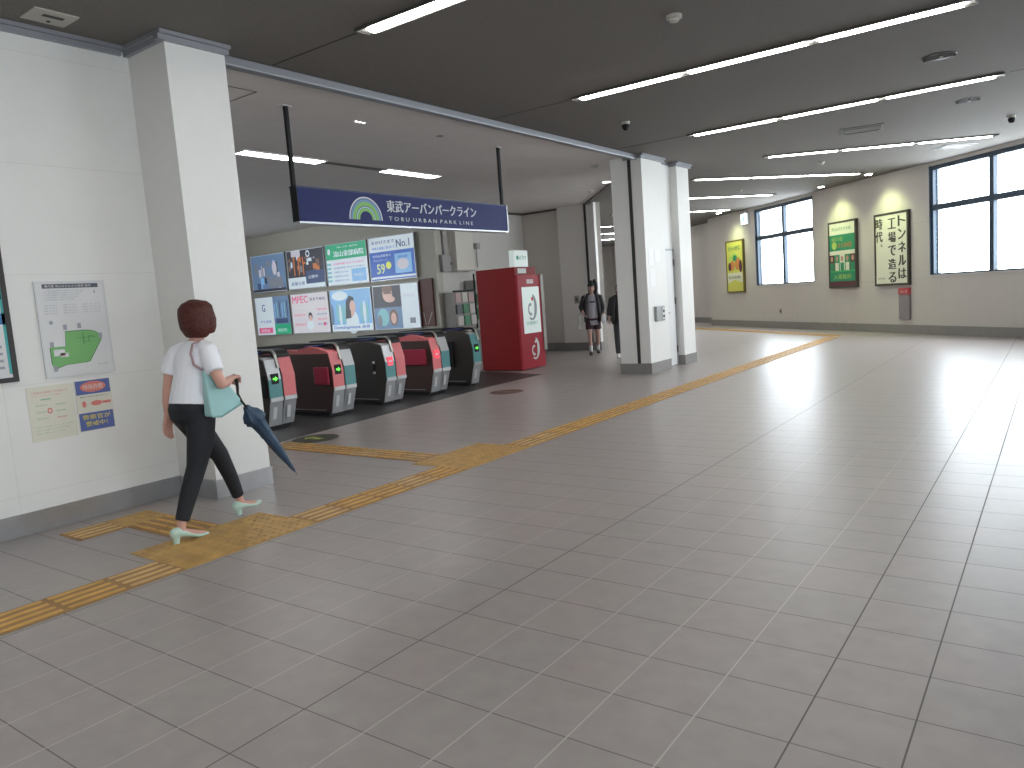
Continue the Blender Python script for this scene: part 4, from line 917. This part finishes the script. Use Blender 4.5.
# shoulder bag
tealbag = mat('bag_teal', (.33, .56, .56), .45, var=.04); strapm = mat('strap_mauve', (.38, .25, .27), .5)
bg_ = thing('shoulder_bag', 'pale teal shoulder bag hanging from the right shoulder of the walking person', 'bag', tuple(WO), 0)
f = MB()
ptsb = [(-.07, .83), (.00, .818), (.185, .885), (.180, .91), (.13, 1.0), (.03, 1.12), (-.05, 1.15)]
v = [(.190, p[0], p[1]) for p in ptsb] + [(.285-.065*min(1, max(0, (p[1]-.85)/.3)), p[0], p[1]) for p in ptsb]
k = len(ptsb); f.add(v, [tuple(range(k)), tuple(range(k, 2*k))[::-1]] + [(i, k+i, k+(i+1) % k, (i+1) % k) for i in range(k)], tealbag)
pouch = f.build('pouch', parent=bg_, bevel=.014, seg=3)
f = MB()
f.tube([(.205, .03, 1.12), (.185, .10, 1.2), (.14, .125, 1.27), (.115, .09, 1.325), (.105, .04, 1.345)], [(.008, .004)]*5, strapm, 8)
f.tube([(.205, -.03, 1.13), (.185, -.095, 1.19), (.155, -.09, 1.26), (.125, -.05, 1.325), (.105, .04, 1.345)], [(.009, .004)]*5, strapm, 8); f.build('strap', parent=bg_, smooth=True)
f = MB(); f.tube([(.287, -.07, .832), (.287, .0, .820), (.280, .183, .887)], .004, mat('bag_piping', (.22, .40, .40), .5)); f.build('piping', parent=pouch)
# umbrella
umb = thing('umbrella', 'closed navy umbrella hanging beside the teal bag, tip towards the gates', 'umbrella', tuple(WO), 0)
uc = mat('umbrella_navy', (.035, .070, .125), .5); um = mat('umbrella_metal', (.25, .25, .25), .35, metal=.8)
top = V(.285, .195, .862); tip = V(.30, .560, .285); d = (tip-top); Ld = d.length; d.normalize(); a_ = V(1, 0, 0); b_ = d.cross(a_)
f = MB(); n = 24; prof = [(0, .018), (.05, .030), (.10, .058), (.17, .072), (.21, .050), (.30, .042), (.5, .034), (.7, .024), (.88, .012), (.94, .007)]
vs_ = []
for i, (t, rr_) in enumerate(prof):
    for j in range(n):
        q = 2*math.pi*j/n; w_ = 1+.22*math.sin(8*q+t*6)*(1 if t < .9 else .2); vs_.append(top+d*Ld*t+(a_*math.cos(q)+b_*math.sin(q))*rr_*w_)
f.add(vs_, [(i*n+j, i*n+(j+1) % n, (i+1)*n+(j+1) % n, (i+1)*n+j) for i in range(len(prof)-1) for j in range(n)] + [tuple(range(n))], uc); cano = f.build('canopy', parent=umb, smooth=True)
f = MB(); f.tube([top+d*Ld*.92, tip], [.006, .004], um, 8); f.build('ferrule', parent=umb)
f = MB(); f.tube([top+d*Ld*.36-b_*.0, top+d*Ld*.40], [.045, .044], uc, 16); f.build('wrap_band', parent=cano)
hk = [top+d*.02, top-d*.05, (.180, .215, .945), (.14, .245, .99), (.115, .262, 1.03), (.105, .262, 1.06), (.105, .245, 1.078)]
f = MB(); f.tube(hk, [.008, .008, .009, .011, .012, .012, .010], black, 10); f.build('handle', parent=umb, smooth=True)

# --- the girl walking in from the far corridor: heading towards the camera
def walker(org, rz, label, hair_m, skin_m, top_m, bottom_m, H=1.74, shorts=True, jacket=None, cap=False, stride=.16, arms=None, dark_shoe=True):
    o = thing('person', label, 'person', org, rz); k = H/1.74
    q = lambda *p: tuple(a*k for a in p)
    B = MB(); m = skin_m
    loft(B, [(q(0, 0, .88), .15*k, .10*k), (q(0, 0, 1.02), .12*k, .09*k), (q(0, 0, 1.2), .14*k, .10*k), (q(0, 0, 1.38), .15*k, .08*k), (q(0, 0, 1.45), .06*k, .05*k)], m)
    loft(B, [(q(0, 0, 1.42), .05*k, .048*k), (q(0, .01, 1.52), .045*k, .047*k)], m); hc = q(0, .02, 1.60); head(B, hc, m, 1.02*k)
    A_ = arms or {1: [(.19, 0, 1.38), (.25, .02, 1.13), (.27, .08, .92)], -1: [(-.19, 0, 1.38), (-.25, -.02, 1.13), (-.24, .08, .90)]}
    for e in (1, -1):
        a = [q(*p) for p in A_[e]]; limb(B, a, [.048*k, .04*k, .026*k], m)
        dv = Vector(a[2])-Vector(a[1]); hand(B, a[2], dv, (-e, 0, 0), m, (0, 1, 0), .9, k)
    L_ = {1: [q(.09, 0, .86), q(.095, stride*.6, .47), q(.09, stride*.8, .08)], -1: [q(-.09, 0, .86), q(-.095, -stride*.1, .47), q(-.09, -stride, .09)]}
    for e in (1, -1):
        limb(B, L_[e], [.085*k, .054*k, .034*k], m, 14); f_ = Vector(L_[e][2]); loft(B, [(f_+V(0, -.03, -.035), .03*k, .03*k), (f_+V(0, .08, -.045), .036*k, .02*k), (f_+V(0, .15, -.055), .03*k, .012*k)], m)
    bo = sculpt(B, 'body', m, o, .009, 3); face(hc, bo, 1.02*k)
    sh = MB(); hem = .72 if shorts else .86
    loft(sh, [(q(0, 0, hem), .175*k, .135*k), (q(0, 0, 1.0), .155*k, .115*k), (q(0, 0, 1.2), .16*k, .115*k), (q(0, 0, 1.38), .165*k, .09*k), (q(0, 0, 1.445), .08*k, .06*k)], m, 18, dome=(.1, .2))
    for e in (1, -1):
        a = [q(*p) for p in A_[e]]; a0 = Vector(a[0]); a1 = Vector(a[1]); lo = a1 if not jacket else a1
        loft(sh, [(a0, .062*k, .06*k), (a0.lerp(a1, .55), .055*k, .055*k)], m, 14, dome=(1, .1))
    sculpt(sh, 'shirt', top_m, o, .009, 3)
    pt = MB()
    loft(pt, [(q(0, 0, .96), .15*k, .11*k), (q(0, 0, .84), .172*k, .13*k), (q(0, 0, .76), .15*k, .115*k)], m, 18, dome=(.1, .4))
    for e in (1, -1):
        l = [Vector(p) for p in L_[e]]
        if shorts: loft(pt, [(l[0], .10*k, .10*k), (l[0].lerp(l[1], .62), .098*k, .10*k)], m, 14, dome=(1, .1))
        else: loft(pt, [(l[0], .10*k, .10*k), (l[1], .075*k, .075*k), (l[1].lerp(l[2], .93), .06*k, .065*k)], m, 14, dome=(1, .1))
    sculpt(pt, 'shorts' if shorts else 'trousers', bottom_m, o, .009, 3)
    sm = mat('shoe_dark', (.025, .022, .022), .5) if dark_shoe else mat('shoe_white', (.7, .68, .66), .5)
    for e in (1, -1):
        f_ = Vector(L_[e][2]); lo = f_.z-.08*k
        f = MB(); loft(f, [(V(f_.x, f_.y-.055, lo+.045), .038, .042), (V(f_.x, f_.y+.02, lo+.05), .042, .048), (V(f_.x, f_.y+.11, lo+.036), .048, .034), (V(f_.x, f_.y+.18, lo+.026), .04, .022)], m, 12); sculpt(f, 'shoe', sm, o, .009, 1)
        if shorts:
            f = MB(); l1 = Vector(L_[e][1]); loft(f, [(l1.lerp(f_, .62), .045, .047), (f_, .040, .042)], m, 14, dome=(.1, .3)); sculpt(f, 'sock', mat('sock_white', (.66, .65, .66), .7), o, .009, 1)
    hb = MB(); x, y, z = hc
    loft(hb, [((x, y-.035, z-.08), .075*k, .05*k), ((x, y-.03, z-.02), .088*k, .075*k), ((x, y-.02, z+.05), .086*k, .092*k), ((x, y-.008, z+.10), .068*k, .082*k), ((x, y-.005, z+.125), .03*k, .04*k)], m, 18)
    if cap: loft(hb, [((x-.085, y-.03, z+.17), .045, .045), ((x-.10, y-.035, z+.10), .06, .06), ((x-.11, y-.04, z+.0), .05, .05), ((x-.10, y-.04, z-.10), .035, .04)], m, 12)
    sculpt(hb, 'hair', hair_m, o, .008, 2)
    if cap:
        f = MB(); loft(f, [((x, y+.0, z+.05), .090, .105), ((x, y, z+.10), .082, .095), ((x, y-.002, z+.145), .05, .058)], m, 18, dome=(.1, 1)); loft(f, [((x, y+.09, z+.062), .065, .012), ((x, y+.165, z+.045), .05, .008)], m, 12)
        sculpt(f, 'cap', mat('cap_black', (.02, .02, .022), .6), o, .008, 1)
    if jacket:
        f = MB()
        for e in (1, -1):
            a = [Vector(q(*p)) for p in A_[e]]
            loft(f, [(V(e*.07, -.02, 1.44)*k, .055, .05), (a[0], .072, .07), (a[1], .062, .06), (a[1].lerp(a[2], .6), .05, .05)], m, 14, dome=(1, .1))
            loft(f, [(V(e*.12, .05, 1.42)*k, .040, .05), (V(e*.15, .05, 1.2)*k, .045, .075), (V(e*.165, .03, .95)*k, .045, .10), (V(e*.17, .02, .80)*k, .04, .10)], m, 12, dome=(.5, .1))
        loft(f, [(V(0, -.075, 1.42)*k, .13, .04), (V(0, -.08, 1.2)*k, .15, .05), (V(0, -.08, .95)*k, .15, .06), (V(0, -.08, .80)*k, .15, .06)], m, 14, dome=(.3, .1))
        sculpt(f, 'jacket', jacket, o, .009, 3)
    return o
arms = {1: [(.19, 0, 1.38), (.27, .02, 1.15), (.22, .14, 1.02)], -1: [(-.19, 0, 1.38), (-.25, -.02, 1.13), (-.23, .10, .90)]}
g = walker((-9.02, 15.78, 0), R(210), 'person in black cap and jacket over a grey T-shirt walking in from the corridor', hairb, skin2, mat('tee_grey', (.42, .41, .46), .7), mat('shorts_maroon', (.045, .018, .025), .7), jacket=mat('jacket_black', (.018, .018, .020), .65), cap=True, arms=arms, H=1.71)
f = MB(); [f.add([(x0, .13, 1.235), (x0+w_, .13, 1.235), (x0+w_, .128, 1.27), (x0, .128, 1.27)], [(0, 1, 2, 3)], mat('tee_ink', (.03, .03, .04), .6)) for x0, w_ in ((-.07, .14),)]; f.build('shirt_print', parent=g)
bw = mat('tote_white', (.50, .50, .46), .6, var=.08)
o = thing('tote_bag', 'cream tote bag carried at the side by the capped person', 'bag', (-9.02, 15.78, 0), R(210))
f = MB(); v = [(.24, -.06, .62), (.24, .12, .62), (.38, .12, .62), (.38, -.06, .62), (.25, -.03, .97), (.25, .10, .97), (.34, .10, .97), (.34, -.03, .97)]
f.add(v, [(0, 3, 2, 1), (4, 5, 6, 7), (0, 1, 5, 4), (1, 2, 6, 5), (2, 3, 7, 6), (3, 0, 4, 7)], bw); f.build('pouch', parent=o, bevel=.02, seg=3)
f = MB(); f.tube([(.29, .03, .96), (.25, .06, 1.15), (.17, .06, 1.36), (.13, .05, 1.47), (.15, -.06, 1.46), (.26, -.03, 1.2), (.30, .0, .97)], .010, bw, 8); f.build('strap', parent=o, smooth=True)
o = thing('folded_cloth', 'white folded cloth held in the hand of the capped person', 'cloth', (-9.02, 15.78, 0), R(210))
f = MB(); f.box(-.29, -.20, .09, .19, .72, .93, mat('cloth_white', (.75, .77, .80), .6)); f.build('fold', parent=o, bevel=.02, seg=3); 
walker((-7.90, 15.05, 0), R(205), 'person in dark clothes and white shoes mostly hidden behind the shutter pillar', hairb, skin2, mat('coat_dark', (.022, .024, .026), .7), mat('trousers_dark', (.035, .037, .042), .7), shorts=False, dark_shoe=False, jacket=MATS['jacket_black'], H=1.62)

# ------------------------------------------------------------------ world, camera, view
w = bpy.data.worlds.new('World'); SC.world = w; w.use_nodes = True
bg = w.node_tree.nodes['Background']; bg.inputs['Color'].default_value = (.93, .965, 1, 1); bg.inputs['Strength'].default_value = 8.5

F, ROLL, PITCH, YAW, HC = 757.85, -.0735, -.1124, -.6314, 4.6104*T
fw = Vector((math.sin(YAW)*math.cos(PITCH), math.cos(YAW)*math.cos(PITCH), math.sin(PITCH)))
r = Vector((math.cos(YAW), -math.sin(YAW), 0)); u = r.cross(fw)
r2 = r*math.cos(ROLL)+u*math.sin(ROLL); u2 = -r*math.sin(ROLL)+u*math.cos(ROLL)
cd = bpy.data.cameras.new('Camera'); cam = bpy.data.objects.new('Camera', cd); COL.objects.link(cam)
m = Matrix((( r2.x, u2.x, -fw.x, 0), (r2.y, u2.y, -fw.y, 0), (r2.z, u2.z, -fw.z, HC), (0, 0, 0, 1)))
cam.matrix_world = m
cd.sensor_width = 36; cd.lens = F/1024*36; cd.clip_start = .05; cd.clip_end = 200
SC.camera = cam
vs = SC.view_settings; SC.display_settings.display_device = 'sRGB'
vs.view_transform = 'Standard'; vs.look = 'None'; vs.exposure = 0.78; vs.gamma = 1; vs.use_curve_mapping = False
SC.cycles.max_bounces = 8; SC.cycles.diffuse_bounces = 5; SC.cycles.glossy_bounces = 4; SC.cycles.transparent_max_bounces = 8
SC.cycles.sample_clamp_indirect = 8; SC.cycles.caustics_reflective = False; SC.cycles.caustics_refractive = False
SC.cycles.use_denoising = True
